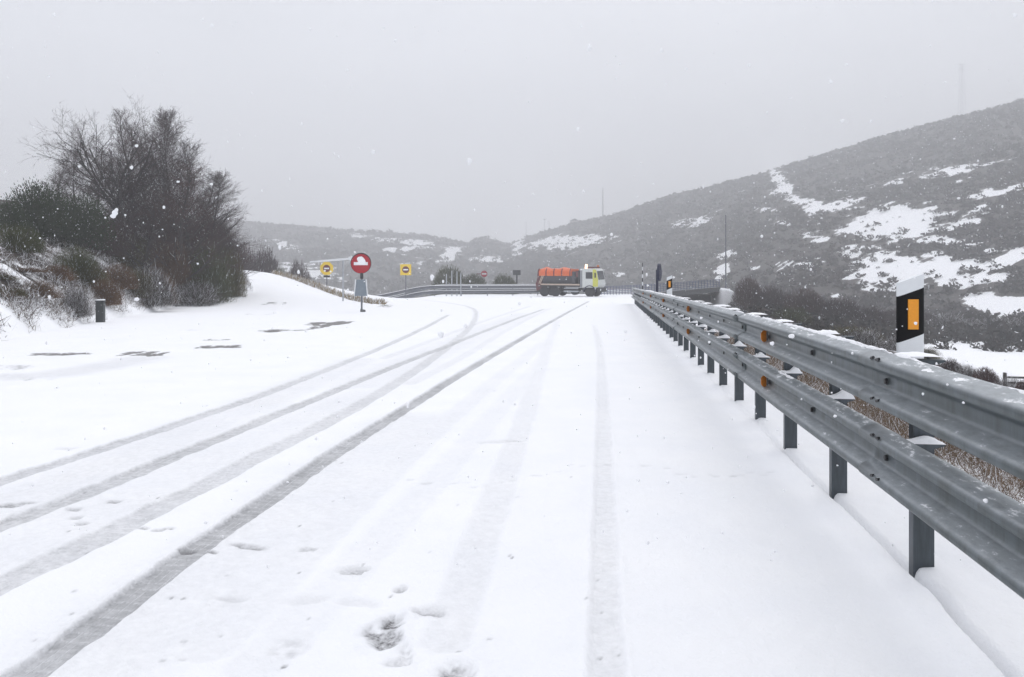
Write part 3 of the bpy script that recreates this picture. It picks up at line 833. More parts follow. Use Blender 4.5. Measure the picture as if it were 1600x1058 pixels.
d2 = delineator((1046 - CX)/p2, Y2, zt((1046 - CX)/p2, Y2) - .1, zz2(430), .165, .025, R(-20), .45, (zz2(451.5), zz2(437)), 'small distant delineator post standing beside the far stretch of guardrail', None)

# ------------------------------------------------------------------ road signs
def pole_sign_root(name, px, Y, label, group=None, cat='sign', rz=0):
    X = (px - CX)*Y/F
    return empty(name, (X, Y, zt(X, Y)), rz, label, cat, group), zt(X, Y)

def disc(mb, z, r, y0, y1, n=40):
    pts = [(r*math.cos(2*math.pi*i/n), z + r*math.sin(2*math.pi*i/n)) for i in range(n)]
    return mb.prism(pts, 1, y0, y1)

# the round red sign in the snow
t, gz = pole_sign_root('road_sign', 564, 37.5, 'round red traffic sign half plastered with snow on a pole in the forecourt', None, 'sign')
S = 37.5/F
zc = EYE - (412 - HY)*S - gz; rr_ = 15.2*S
MB().tube((.03, .03, -.3), (.03, .03, zc + .2), .045, .045, 12).build('pole', M['far_steel'], t, 0, True)
face = disc(MB(), zc, rr_, -.035, -.01).build('sign_face', M['red'], t, .004)
disc(MB(), zc + .02, rr_*1.07, -.012, .012).build('rim', M['dark'], t, .003)
MB().box(-rr_*.72, rr_*.72, -.039, -.033, zc - rr_*.16, zc + rr_*.16).build('white_bar', M['white'], t)
pts = []
shape = [(-.66, .02), (-.72, -.06), (-.62, -.16), (-.35, -.20), (.0, -.22), (.35, -.2), (.62, -.18), (.70, -.02), (.66, .22), (.60, .45), (.42, .68), (.15, .80), (-.12, .82), (-.34, .74), (-.5, .56), (-.52, .34), (-.40, .20), (-.46, .10)]
cs = [((p[0]*.74 - .02 + .025*math.sin(7*p[1]))*rr_, zc + (p[1]*.84 + .05 + .02*math.sin(9*p[0]))*rr_) for p in shape]
mb = MB(); n = len(cs)
c0 = (.05*rr_, zc + .25*rr_)
ring2 = [(c0[0] + (p[0] - c0[0])*.8, c0[1] + (p[1] - c0[1])*.8) for p in cs]
mb.add([(p[0], -.034, p[1]) for p in cs] + [(p[0], -.075, p[1]) for p in ring2] + [(c0[0], -.095, c0[1])],
       [(i, (i+1) % n, n + (i+1) % n, n + i) for i in range(n)] + [(n + i, n + (i+1) % n, 2*n) for i in range(n)])
mb.build('snow_crust', M['snow'], t, 0, True)
# grey tapered plate on the same pole, and the foot
zb0, zb1 = EYE - (462.5 - HY)*S - gz, EYE - (437 - HY)*S - gz
MB().prism([(-.29, zb0), (.29, zb0), (.20, zb1), (-.20, zb1)], 1, -.04, .0).build('plate', M['sign_grey'], t, .004)
MB().prism([(-.33, zb0 - .01), (-.292, zb0 - .01), (-.225, zb1 + .02), (-.265, zb1 + .02)], 1, -.05, .0).prism([(.292, zb0 - .01), (.33, zb0 - .01), (.265, zb1 + .02), (.225, zb1 + .02)], 1, -.05, .0).build('plate_edge', M['white'], t, .003)
MB().prism([(-.02, -.1), (.20, -.1), (.20, .09), (.10, .11), (-.02, .14)], 1, -.08, .10).build('foot', M['concrete'], t, .01)
MB().tube((.03, .03, zc - rr_ - .25), (.03, .03, zc - rr_ + .03), .075, .075, 10).build('clamp', M['dark'], t)

def noentry(px, py, Y, half, label, board, group=None, polew=.04, dark_arm=False, rz=0):
    t, gz = pole_sign_root('road_sign', px, Y, label, group, 'sign', rz)
    z = EYE - (py - HY)*Y/F - gz
    MB().tube((0, .05, -.4), (0, .05, z + half*.5), polew, polew, 10).build('pole', M['far_steel'], t, 0, True)
    if board == 'square':
        MB().box(-half, half, -.03, .0, z - half, z + half).build('board', M['sign_yellow'], t, .02)
        r = half*.62
    elif board == 'round':
        pts = [(half*1.12*math.cos(R(22.5 + 45*i)), z + half*1.12*math.sin(R(22.5 + 45*i))) for i in range(8)]
        MB().prism(pts, 1, -.03, .0).build('board', M['sign_yellow'], t, .02)
        r = half*.58
    else:
        r = half
    m_ = M['red'] if board is None else M['maroon']
    disc(MB(), z, r, -.05, -.028 if board else .0, 28).build('sign_face', m_, t)
    MB().box(-r*.70, r*.70, -.056, -.045, z - r*.2, z + r*.2).build('white_bar', M['white'], t)
    if dark_arm:
        MB().box(-r*2.4, -r*.4, .02, .05, z - r*.16, z + r*.16).build('arm', M['maroon'], t)
    return t, z
noentry(634, 421.5, 70, .48, 'square yellow no-entry sign standing behind the far guardrail', 'square')
tt, z_ = noentry(510.5, 419.5, 64, .50, 'yellow eight-sided no-entry sign above the brown grass edge on the left', 'round')
MB().box(-.26, .26, -.02, .01, z_ - .72, z_ - .56).build('small_plate', M['dark'], tt)
noentry(756.5, 428, 108, .44, 'small round red no-entry sign far off beyond the guardrail left of the truck', None, dark_arm=True)

# dark T-shaped sign seen from behind
t, gz = pole_sign_root('road_sign', 807.5, 108, 'dark T-shaped sign back beyond the far guardrail, next to the truck', None, 'sign')
z = EYE - (427 - HY)*108/F - gz
MB().tube((0, 0, -.4), (0, 0, z), .11, .11, 8).build('pole', M['dark'], t)
MB().box(-.52, .52, -.03, .03, z - .25, z + .42).build('sign_back', M['dark'], t, .03)
# navy sign seen almost edge-on by the rail
Y = 31.0
t, gz = pole_sign_root('road_sign', 1030, Y, 'narrow dark navy sign seen nearly edge-on beside the end of the guardrail', None, 'sign', R(70))
zc = EYE - (425.5 - HY)*Y/F - gz
pts = []
for i in range(28):
    a = 2*math.pi*i/28
    pts.append((.33*math.cos(a)*(1.0 if math.sin(a) < 0 else 1 - .35*math.sin(a)), zc + .34*math.sin(a)))
MB().prism(pts, 1, -.05, .05).build('sign_face', M['navy'], t, .01)
MB().tube((0, .08, -.3), (0, .08, zc + .1), .05, .05, 10).build('pole', M['navy'], t, 0, True)
# striped snow pole at the rail's far end
Y = 51.0
t, gz = pole_sign_root('snow_pole', 1004, Y, 'thin black and white striped snow pole at the far end of the guardrail', None, 'marker')
zt_ = EYE - (411 - HY)*Y/F - gz
nb = 11
for i in range(nb):
    a, b2 = zt_*i/nb, zt_*(i + 1)/nb
    MB().tube((0, 0, a), (0, 0, b2), .055 - .003*i, .055 - .003*(i + 1), 10).build('band', M['white'] if i % 2 else M['dark'], t, 0, True)
# rail's buried end block
# white boom barrier behind the red sign
t, gz = pole_sign_root('boom_barrier', 536, 52, 'white boom barrier behind the round red sign, its arm reaching left', None, 'barrier')
S = 52/F
P = lambda px, py, dy=0: ((px - 536)*S, dy, EYE - (py - HY)*S - gz)
MB().tube(P(484, 409.5), P(550, 404), .05, .07, 8).build('arm', M['white'], t)
MB().box((545 - 536)*S, (553 - 536)*S, -.12, .12, P(0, 407)[2], P(0, 401)[2]).build('counterweight', M['white'], t, .02)
MB().tube((0, 0, -.3), P(536, 405), .05, .05, 8).build('post', M['pole'], t)
MB().tube(((527 - 536)*S, .05, P(0, 425)[2]), P(528, 406, .05), .025, .025, 6).build('strut', M['pole'], t)
# four slim poles
for px, ty, lab in ((697.5, 428, 'slim grey pole before the far guardrail, leftmost of four'), (706, 423, 'tallest slim grey pole, second from the left of four by the far guardrail'), (714, 424, 'slim grey pole, third from the left of four by the far guardrail'), (720, 427, 'slim grey pole before the far guardrail, rightmost of four')):
    Y = 84.0
    X = (px - CX)*Y/F
    o = MB().tube((0, 0, -.3), (0, 0, EYE - (ty - HY)*Y/F - zt(X, Y)), .060, .050, 8).build('pole', M['pole'], None, 0, True)
    o.location = (X, Y, zt(X, Y)); tag(o, lab, 'pole', 'slim poles by the far guardrail')
# dark stump by the bank on the left
Y = 27.6; X = (157 - CX)*Y/F
t = empty('bollard', (X, Y, zt(X, Y)), R(10), 'dark square bollard standing in the snow at the foot of the left bank', 'bollard')
M['stump'] = plain('wet dark concrete', (.055, .06, .062), .85, 0, .35, 6, .3)
MB().box(-.125, .125, -.125, .125, -.2, .70).build('post', M['stump'], t, .02)
MB().box(-.14, .14, -.14, .14, .702, .75).build('cap', M['stump'], t, .02)
MB().box(-.12, .13, -.13, .11, .746, .79).build('snow_cap', M['snow'], t, .04, True, 3)

# ------------------------------------------------------------------ far guardrails
def far_rail(pts, name, label, hgt=.75, beams=((.62, .15),), step=3.0, snow_top=True):
    P3 = [np.array(p, float) for p in pts]
    c = P3[0]
    root = empty(name, tuple(c), 0, label, 'guardrail')
    seglen = [np.linalg.norm(b - a) for a, b in zip(P3[:-1], P3[1:])]
    for zc, hh in beams:
        vs, fs = [], []
        pr = [(hh, .0), (hh*.7, .08), (hh*.3, .08), (0, .0), (-hh*.3, .08), (-hh*.7, .08), (-hh, .0), (-hh, .03), (0, .04), (hh, .03)]
        pr = [(hh, 0), (hh*.75, -.08), (hh*.45, -.08), (0, 0), (-hh*.45, -.08), (-hh*.75, -.08), (-hh, 0), (-hh, .02), (0, .02), (hh, .02)]
        for i, p in enumerate(P3):
            for z, o in pr: vs.append((p[0] - c[0], p[1] - c[1] + o, p[2] - c[2] + zc + z))
        n = len(pr)
        for i in range(len(P3) - 1):
            for j in range(n): fs.append((i*n + j, i*n + (j+1) % n, (i+1)*n + (j+1) % n, (i+1)*n + j))
        mb = MB(); mb.add(vs, fs); mb.build('beam', M['far_steel'], root)
        if snow_top:
            vs, fs = [], []
            for i, p in enumerate(P3):
                for o, z in ((-.07, hh*.86), (-.03, hh + .012), (.02, hh + .012), (.03, hh)): vs.append((p[0] - c[0], p[1] - c[1] + o, p[2] - c[2] + zc + z))
            for i in range(len(P3) - 1):
                for j in range(3): fs.append((i*4 + j, i*4 + j + 1, i*4 + j + 5, i*4 + j + 4))
            mb = MB(); mb.add(vs, fs); mb.build('snow_line', M['snow'], root, 0, True)
    total = sum(seglen); s = .3; k = 0; acc = 0
    while s < total:
        while k < len(seglen) - 1 and s > acc + seglen[k]: acc += seglen[k]; k += 1
        p = P3[k] + (P3[k+1] - P3[k])*min(1, (s - acc)/seglen[k]) - c
        MB().box(p[0] - .05, p[0] + .05, p[1] + .03, p[1] + .13, p[2] - 1.0, p[2] + hgt).build('post', M['far_steel'], root)
        s += step
    return root
def poly(pxs, Yf, lift=0.0):
    out = []
    for px in pxs:
        Y = Yf(px); X = (px - CX)*Y/F; out.append((X, Y, zt(X, Y) + lift))
    return out
far_rail(poly(np.linspace(588, 842, 22), lambda p: 80 + 8*(p - 588)/254), 'guardrail', 'grey guardrail with snow on its two beams across the far edge of the forecourt', 1.15, ((.95, .17), (.42, .17)))
far_rail(poly(np.linspace(592, 905, 22), lambda p: 95 + 2*((p - 592)/313)), 'guardrail', 'farther grey guardrail behind the first, running on to the truck', 1.2, ((1.05, .16), (.55, .16)))

# ------------------------------------------------------------------ bridge and its railing
BY = 93.0
bx0, bx1 = (1040 - CX)*BY/F, (1124 - CX)*BY/F
bz = EYE - (457 - HY)*BY/F
bridge = empty('bridge', (bx0, BY, bz), 0, 'small road bridge with blue-grey railing beyond the end of the guardrail', 'bridge')
bw = bx1 - bx0
MB().prism([(-1, -.05), (bw, .62), (bw, .12), (-1, -.75)], 1, -.4, 6).build('deck', M['concrete'], bridge)
MB().prism([(-1, -.12), (bw, .50), (bw, .64), (-1, .02)], 1, -.5, -.1).build('kerb', M['concrete'], bridge)
MB().box(-.6, bw - .2, 3.2, 6, -5, -.40).build('pier_wall', M['concrete'], bridge)
mb = MB()
for h in (.25, .45, .65, .85, 1.0):
    mb.prism([(-8.5, h - .45), (0, h + .02), (bw, h + .50), (bw, h + .56), (0, h + .08), (-8.5, h - .39)], 1, -.32, -.27)
nbal = 44
for i in range(nbal):
    xx = -8.5 + (bw + 8.4)*i/(nbal - 1); zb_ = (.02 + .48*xx/bw) if xx > 0 else .47*xx/8.5
    mb.box(xx - .035, xx + .035, -.31, -.28, zb_ + .05, zb_ + 1.06)
mb.build('railing', M['rail_blue'], bridge)
# abutment with snow
MB().prism([(bw - .1, -4), (bw + 4.6, -4), (bw + 2.6, -1.2), (bw + 1.0, .25), (bw + .4, .5), (bw - .1, .5)], 1, -2.2, 5).build('abutment', M['snow'], bridge, .25, True, 3)
# low barrier of red and white stakes on the far side of the crossing
Y = 97.0
x0, x1 = (938 - CX)*Y/F, (998 - CX)*Y/F
t = empty('stake_fence', (x0, Y, zt(x0, Y)), 0, 'low barrier of white stakes with a red rail right of the truck', 'fence')
mb = MB().box(0, x1 - x0, .03, .07, .10, .24).box(0, x1 - x0, .03, .07, .52, .66); mb.build('rail', M['maroon'], t)
for i in range(26):
    xx = (x1 - x0)*(i + .5)/26
    MB().prism([(xx - .05, -.2), (xx + .05, -.2), (xx + .05, .60), (xx, .66), (xx - .05, .60)], 1, -.03, .03).build('stake', M['white'], t)

# tall thin mast beyond the bridge; mast on the ridge; little poles; pylon; building
def mast(px, ybot, ytop, Y, r, label, name='mast', cross=None):
    X = (px - CX)*Y/F; zb = min(EYE - (ybot - HY)*Y/F, zt(X, Y)); z1 = EYE - (ytop - HY)*Y/F
    mb = MB().tube((0, 0, -.5), (0, 0, z1 - zb), r, r*.6, 8)
    if cross: mb.box(-cross, cross, -r*.5, r*.5, z1 - zb - cross*.9, z1 - zb - cross*.9 + r)
    o = mb.build(name, M['far_steel'], None, 0, True); o.location = (X, Y, zb)
    return tag(o, label, 'pole', 'poles on the hillside')
mast(1134, 448, 336, 97, .10, 'tall thin dark pole standing right behind the bridge railing', 'pole')
mast(942, 341, 294, 662, .45, 'tall faint mast on the skyline above the truck')
mast(822, 368, 346, 748, .22, 'faint utility pole on the far ridge, leftmost of its row', 'utility_pole', 1.6)
mast(851, 362, 341, 728, .22, 'faint utility pole on the far ridge left of the pale building', 'utility_pole', 1.6)
mast(858, 361, 345, 722, .18, 'shortest faint utility pole on the far ridge, beside the pale building', 'utility_pole', 1.2)
Y = 686.0; X = (897 - CX)*Y/F; zb = EYE - (350 - HY)*Y/F
t = empty('house', (X, Y, zb - 2), R(8), 'faint pale house on the far ridge above the truck', 'house')
MB().box(-3.2, 3.2, -2.5, 2.5, 0, 4.8).build('wall', M['plaster'], t)
MB().prism([(-3.6, 4.8), (3.6, 4.8), (0, 6.6)], 1, -2.8, 2.8).build('roof', M['concrete'], t)
MB().box(-1.6, -.6, -2.55, -2.5, 1.6, 3.0).build('window', M['dark'], t)
MB().box(.8, 1.8, -2.55, -2.5, 1.6, 3.0).build('window', M['dark'], t)
Y = 740.0; X = (1503 - CX)*Y/F; zb = zt(X, Y); z1 = EYE - (100 - HY)*Y/F
Hh = z1 - zb
t = empty('power_pylon', (X, Y, zb), 0, 'faint lattice power pylon fading into the haze above the right-hand ridge', 'pylon')
mb = MB()
hwid = lambda h: 3.2 + (1.1 - 3.2)*h/Hh
for sx in (-1, 1):
    for sy in (-1, 1):
        mb.tube((sx*hwid(0), sy*hwid(0), -2), (sx*1.1, sy*1.1, Hh), .13, .08, 5)
nlev = 12
for i in range(nlev):
    a, b2 = Hh*i/nlev, Hh*(i + 1)/nlev
    for sy in (-1, 1):
        mb.tube((-hwid(a), sy*hwid(a), a), (hwid(b2), sy*hwid(b2), b2), .05, .05, 4)
        mb.tube((hwid(a), sy*hwid(a), a), (-hwid(b2), sy*hwid(b2), b2), .05, .05, 4)
mb.build('lattice', M['far_steel'], t)
mb = MB()
for h in (Hh - .4, Hh - 5):
    mb.tube((-4.2, 0, h), (4.2, 0, h), .12, .12, 5)
mb.build('crossarm', M['far_steel'], t)
# wooden rail fence down in the field at the right
Y = 22.0
X = (1570 - CX)*Y/F; gz = zt(X, Y)
t = empty('rail_fence', (X, Y, gz), R(-12), 'low dark wooden rail fence at the edge of the snowy field on the right', 'fence')
h1 = EYE - (589 - HY)*Y/F - gz
for k in range(5):
    MB().box(k*1.1 - .04, k*1.1 + .04, -.04, .04, -.6, h1 + .12).build('post', M['timber'], t, .01)
for h in (h1, h1 - .15):
    MB().box(-.05, 4.5, -.075, -.042, h - .028, h + .028).build('rail', M['timber'], t, .008)

# ------------------------------------------------------------------ snow spreader truck
TY = 82.0
TX = (890 - CX)*TY/F
truck = empty('spreader_truck', (TX, TY, zt(TX, TY) + .0), R(-24), 'snow spreader truck with orange hopper and pale yellow cab crossing the road ahead', 'truck')
def tp(mb, name, mat, bevel=0.0, parent=None, smooth=False): return mb.build(name, mat, parent or truck, bevel, smooth)
# x forward (photo right), y across (negative faces the camera)
tp(MB().box(-3.3, 3.2, -.45, .45, .55, .85), 'chassis', M['chassis'])
cab = tp(MB().prism([(1.75, .95), (3.35, .95), (3.42, 1.7), (3.22, 2.72), (3.05, 2.86), (1.75, 2.86)], 1, -1.2, 1.2), 'cab', M['truck_white'], .06)
tp(MB().prism([(2.88, 1.05), (3.40, 1.05), (3.44, 1.72), (3.235, 2.78), (2.88, 2.78)], 1, -1.215, -1.19), 'corner_panel', M['truck_yellow'])
ws = MB(); ws.add([(3.435, -1.0, 1.75), (3.435, 1.0, 1.75), (3.25, .95, 2.62), (3.25, -.95, 2.62), (3.40, -1.0, 1.75), (3.40, 1.0, 1.75), (3.2, .95, 2.62), (3.2, -.95, 2.62)],
                  [(0,1,2,3), (7,6,5,4), (0,4,5,1), (1,5,6,2), (2,6,7,3), (3,7,4,0)])
tp(ws, 'windscreen', M['glass'])
tp(MB().prism([(2.15, 1.85), (2.85, 1.85), (2.85, 2.5), (2.15, 2.5)], 1, -1.225, -1.19), 'side_window', M['glass'])
tp(MB().box(3.36, 3.46, -1.15, 1.15, 1.15, 1.55), 'grille', M['truck_white'], .02)
tp(MB().box(3.3, 3.62, -1.22, 1.22, .50, .92), 'bumper', M['chassis'], .05)
for s_ in (-1, 1):
    tp(MB().box(3.6, 3.64, s_*1.0 - .14, s_*1.0 + .14, .66, .82), 'headlight', M['white'], .01)
    tp(MB().box(3.15, 3.25, s_*1.42 - .1, s_*1.42 + .1, 1.95, 2.45), 'mirror', M['dark'], .03)
tp(MB().box(2.15, 2.95, -.95, .95, 2.88, 3.04), 'light_bar', M['maroon'], .03)
tp(MB().tube((2.1, -.9, 2.86), (2.1, -.9, 3.28), .15, .12, 12), 'beacon', M['beacon'], 0, None, True)
tp(MB().tube((2.75, .9, 2.86), (2.75, .9, 3.2), .13, .11, 12), 'beacon', M['orange'], 0, None, True)
tp(MB().tube((1.62, -1.1, .9), (1.62, -1.1, 2.95), .07, .07, 10), 'exhaust', M['pole'], 0, None, True)
tp(MB().box(1.25, 1.58, -1.0, 1.0, 1.2, 2.65), 'equipment_box', M['dark'], .04)
tp(MB().box(1.0, 1.24, -.95, -.5, 2.0, 2.62), 'control_box', M['maroon'], .03)
# hopper: wide orange top, sloped dark lower body
tp(MB().prism([(-1.25, 2.10), (1.25, 2.10), (1.25, 2.58), (1.02, 2.80), (-1.02, 2.80), (-1.25, 2.58)], 0, -2.95, .62), 'hopper', M['truck_orange'], .03)
for xx in (-2.93, -2.1, -1.25, -.4, .5): tp(MB().prism([(-1.32, 2.08), (-1.24, 2.08), (-1.24, 2.58), (-1.02, 2.79), (-1.06, 2.86), (-1.32, 2.61)], 0, xx - .045, xx + .045), 'hopper_rib', M['maroon'], .01)
rt = random.Random(8)
for xx, ww, hh in ((-2.5, .36, .20), (-1.6, .34, .08), (-.5, .62, .17)):          # tarpaulin humps over the load
    n = 10; vs = []; fs = []
    for i in range(n + 1):
        for j in range(6):
            u, v = i/n, j/5
            y_ = -.98 + 1.96*v
            vs.append((xx + ww*(2*u - 1), y_, 2.795 + hh*math.sin(math.pi*u)*math.sin(math.pi*v)*(.7 + .5*rt.random())))
    for i in range(n):
        for j in range(5): a = i*6 + j; fs.append((a, a + 6, a + 7, a + 1))
    mb = MB(); mb.add(vs, fs); tp(mb, 'hopper_cover', M['truck_orange'], 0, None, True)
tp(MB().box(.66, .94, -1.1, 1.1, 1.3, 2.55), 'pump_unit', M['truck_dark'], .05)
for xx in (-2.9, -2.75): tp(MB().tube((xx, -1.22, 1.3), (xx + .5, -1.2, 2.5), .045, .045, 6), 'strut', M['beige'])
tp(MB().prism([(-.75, 1.32), (.75, 1.32), (1.18, 2.14), (-1.18, 2.14)], 0, -2.65, 1.0), 'lower_body', M['truck_dark'], .03)
tp(MB().box(-2.7, 1.5, -1.24, -1.14, 1.16, 1.30), 'side_rail', M['beige'], .01)
tp(MB().box(-2.7, 1.5, 1.14, 1.24, 1.16, 1.30), 'side_rail', M['beige'], .01)
tp(MB().box(-2.7, 1.5, -1.13, 1.13, 1.02, 1.18), 'bed', M['chassis'])
tp(MB().box(-.2, 1.35, -1.2, -.7, .48, .62).box(-.2, 1.35, -1.2, -1.14, .82, .90), 'side_guard', M['pole'], .01)
tp(MB().tube((.9, -1.15, .55), (.9, -.5, .55), .36, .36, 16), 'fuel_tank', M['chassis'], 0, None, True)
# rear spinner chute and ladder
tp(MB().prism([(-3.35, .55), (-2.75, .75), (-2.75, 2.3), (-3.05, 2.2), (-3.45, 1.3)], 1, -.8, .8), 'spreader_chute', M['maroon'], .04)
tp(MB().tube((-3.45, 0, .42), (-3.45, 0, .52), .42, .42, 20), 'spinner', M['dark'])
mb = MB()
for xx in (-2.98, -2.78): mb.tube((xx - .25, -1.15, .95), (xx, -1.2, 2.75), .03, .03, 6)
for i in range(5): mb.box(-3.18 + .05*i, -2.95 + .05*i, -1.2, -1.16, 1.15 + .32*i, 1.19 + .32*i)
tp(mb, 'ladder', M['maroon'])
def wheel(x, y, w=.30):
    t = MB().tube((x, y - w/2, .50), (x, y + w/2, .50), .50, .50, 28)
    o = tp(t, 'wheel', M['tyre'], .05, None, True)
    MB().tube((x, y - w/2 - .012, .50), (x, y + w/2 + .012, .50), .26, .26, 20).build('rim', M['chassis'], o)
for x in (2.55, -1.15, -2.35):
    for s_ in (-1, 1): wheel(x, s_*1.03)
mb = MB()
arc = [(2.55 + .68*math.cos(R(a)), .50 + .68*math.sin(R(a))) for a in range(0, 181, 15)]
arc2 = [(2.55 + .60*math.cos(R(a)), .50 + .60*math.sin(R(a))) for a in range(180, -1, -15)]
tp(MB().prism(arc + arc2, 1, -1.24, -.8), 'mudguard', M['navy'])
tp(MB().box(-3.0, -.45, -1.22, -.8, 1.0, 1.05).box(-.5, -.45, -1.22, -.8, .55, 1.0), 'mudguard', M['chassis'])

# ------------------------------------------------------------------ plants
rng = np.random.default_rng(12)
def rnd_dirs(n, g=rng):
    v = g.normal(size=(n, 3)); return v/np.linalg.norm(v, axis=1, keepdims=True)

def blades(p, d, ln, wd, g=rng, tipw=.35):
    n = len(p)
    s = np.cross(d, rnd_dirs(n, g)); s /= np.maximum(1e-6, np.linalg.norm(s, axis=1, keepdims=True))
    s = s*(wd[:, None]*.5)
    tip = p + d*ln[:, None]
    v = np.stack([p - s, p + s, tip + s*tipw, tip - s*tipw], 1).reshape(-1, 3)
    f = np.arange(4*n).reshape(n, 4)
    return v, f

def dome_blades(n, seed, length=(.16, .34), width=(.012, .03), up=.7, lump=.22, inner=.25, flat=1.0):
    """a bush of unit radius and height: twigs or leaf sprays through the volume, in clumps"""
    g = np.random.default_rng(seed)
    nc = 26
    cd = rnd_dirs(nc, g); cd[:, 2] = abs(cd[:, 2])
    k = g.integers(0, nc, n)
    d = cd[k] + g.normal(size=(n, 3))*.32
    d[:, 2] = abs(d[:, 2]); d /= np.linalg.norm(d, axis=1, keepdims=True)
    cr = 1 - lump*g.random(nc)
    r = cr[k]*(inner + (1 - inner)*g.random(n)**.55)*.86
    p = d*r[:, None]; p[:, 2] = p[:, 2]*flat + .02
    o = d*.7 + np.array((0, 0, up)) + g.normal(size=(n, 3))*.35
    o /= np.linalg.norm(o, axis=1, keepdims=True)
    ln = g.uniform(*length, n); wd = g.uniform(*width, n)
    return blades(p - o*ln[:, None]*.4, o, ln, wd, g)

def stems(n, seed, h=.8, spread=.5, r=.02):
    g = np.random.default_rng(seed); segs = []
    for i in range(n):
        a = g.uniform(0, 2*math.pi); p = np.array((.06*math.cos(a), .06*math.sin(a), -.06))
        d = np.array((math.cos(a)*spread*g.random(), math.sin(a)*spread*g.random(), 1.0))
        rad = r*g.uniform(.6, 1.2)
        for k in range(4):
            d = d/np.linalg.norm(d) + g.normal(size=3)*.16
            q = p + d/np.linalg.norm(d)*h/4
            segs.append((p, q, rad, rad*.72)); p, rad = q, rad*.72
    return segs

def segs_mesh(segs, n=4):
    a = np.array([s[0] for s in segs], float); b = np.array([s[1] for s in segs], float)
    r0 = np.array([s[2] for s in segs]); r1 = np.array([s[3] for s in segs])
    d = b - a; d /= np.maximum(1e-9, np.linalg.norm(d, axis=1, keepdims=True))
    ref = np.where(abs(d[:, 2:3]) < .9, np.array([[0, 0, 1.0]]), np.array([[1.0, 0, 0]]))
    u = np.cross(d, ref); u /= np.linalg.norm(u, axis=1, keepdims=True); w = np.cross(d, u)
    vs = []
    for P_, r in ((a, r0), (b, r1)):
        for i in range(n):
            t = 2*math.pi*i/n
            vs.append(P_ + r[:, None]*(math.cos(t)*u + math.sin(t)*w))
    v = np.stack(vs, 1).reshape(-1, 3)
    base = np.arange(len(segs))[:, None]*2*n
    f = np.concatenate([base + np.array([i, (i+1) % n, (i+1) % n + n, i + n]) for i in range(n)], 0)
    return v, f

def grow(g, p, d, ln, r, lev, maxlev, out, cfg):
    """one branch with its children; out[0] limbs, out[1] twigs"""
    ns = cfg['seg'][min(lev, len(cfg['seg']) - 1)]
    q = p
    for i in range(ns):
        d = d + g.normal(size=3)*cfg['wob'] + np.array((0, 0, cfg['up']))*(.5 if lev else .1)
        d = d/np.linalg.norm(d)
        e = q + d*ln/ns
        r1 = r*(1 - .55/ns)
        out[0 if lev <= cfg['limb'] else 1].append((q, e, r, r1))
        if lev < maxlev and (i >= cfg['start'][min(lev, 2)]):
            for c in range(cfg['kids'][min(lev, len(cfg['kids']) - 1)]):
                if g.random() > .92: continue
                ax = np.cross(d, g.normal(size=3)); ax /= max(1e-6, np.linalg.norm(ax))
                ang = R(g.uniform(*cfg['ang']))
                nd = d*math.cos(ang) + ax*math.sin(ang)
                grow(g, q + (e - q)*g.random(), nd, ln*cfg['ratio']*g.uniform(.7, 1.15), max(cfg['rmin'], r1*cfg['rr']), lev + 1, maxlev, out, cfg)
        q, r = e, r1
    return q, d, r

def make_oak(seed):
    g = np.random.default_rng(seed); out = ([], [])
    cfg = dict(seg=[3, 4, 3, 3, 2, 2], wob=.13, up=.06, limb=2, start=[2, 0, 0], kids=[0, 2, 2, 2, 2], ang=(24, 56), ratio=.55, rr=.60, rmin=.005)
    p = np.array((0, 0, -.4)); d = np.array((.05, 0, 1.0)); r = .17
    segs = []
    for i in range(3):
        e = p + d*1.15; out[0].append((p, e, r, r*.9)); p, r = e, r*.9
        d = d + g.normal(size=3)*.07; d /= np.linalg.norm(d)
    for i, (az, el, L_) in enumerate(((180, 38, 4.6), (160, 62, 4.3), (95, 78, 4.9), (20, 66, 4.2), (0, 42, 3.6), (250, 55, 3.8), (70, 50, 3.8), (205, 50, 4.2), (300, 72, 4.4))):
        dd = np.array((math.cos(R(az))*math.cos(R(el)), math.sin(R(az))*math.cos(R(el)), math.sin(R(el))))
        grow(g, p - np.array((0, 0, .35*(i % 3))), dd, L_, .072, 1, 5, out, cfg)
    return out

def make_birch(seed, H=9.0, spread=.30, nb=46, rb=.13):
    g = np.random.default_rng(seed); out = ([], [])
    cfg = dict(seg=[1, 5, 3, 2], wob=.10, up=.075, limb=1, start=[0, 1, 0], kids=[0, 3, 2, 1], ang=(20, 52), ratio=.46, rr=.52, rmin=.0045)
    pts = [np.array((0, 0, -.4))]; d = np.array((0, 0, 1.0)); ns = 12
    for i in range(ns):
        d = d + g.normal(size=3)*np.array((.05, .05, 0)); d /= np.linalg.norm(d)
        pts.append(pts[-1] + d*(H + .4)/ns)
    for i in range(ns):
        out[0].append((pts[i], pts[i+1], rb*(1 - i/ns*.93), rb*(1 - (i+1)/ns*.93)))
    for k in range(nb):
        t = .10 + .88*(k/nb)**.9; f = t*ns; i = min(ns - 1, int(f)); p = pts[i] + (pts[i+1] - pts[i])*(f - i)
        az = k*2.4 + g.uniform(-.4, .4); el = R(g.uniform(28, 55) + 20*t)
        L_ = H*spread*(1.05 - t)**.75*g.uniform(.75, 1.15) + .35
        dd = np.array((math.cos(az)*math.cos(el), math.sin(az)*math.cos(el), math.sin(el)))
        grow(g, p, dd, L_, max(.012, rb*.35*(1.05 - t)), 1, 4, out, cfg)
    return out

HM = {}
def tree_thing(out, name, label, group, limb_mat, twig_mat):
    t = empty(name, (0, 0, 0), 0, label, 'tree', group)
    v, f = segs_mesh(out[0], 6); mesh_np('trunk', v, f, limb_mat, t, True)
    v, f = segs_mesh(out[1], 3); mesh_np('crown', v, f, twig_mat, t, True); HM[label] = float(np.percentile(v[:, 2], 99.7))
    return t

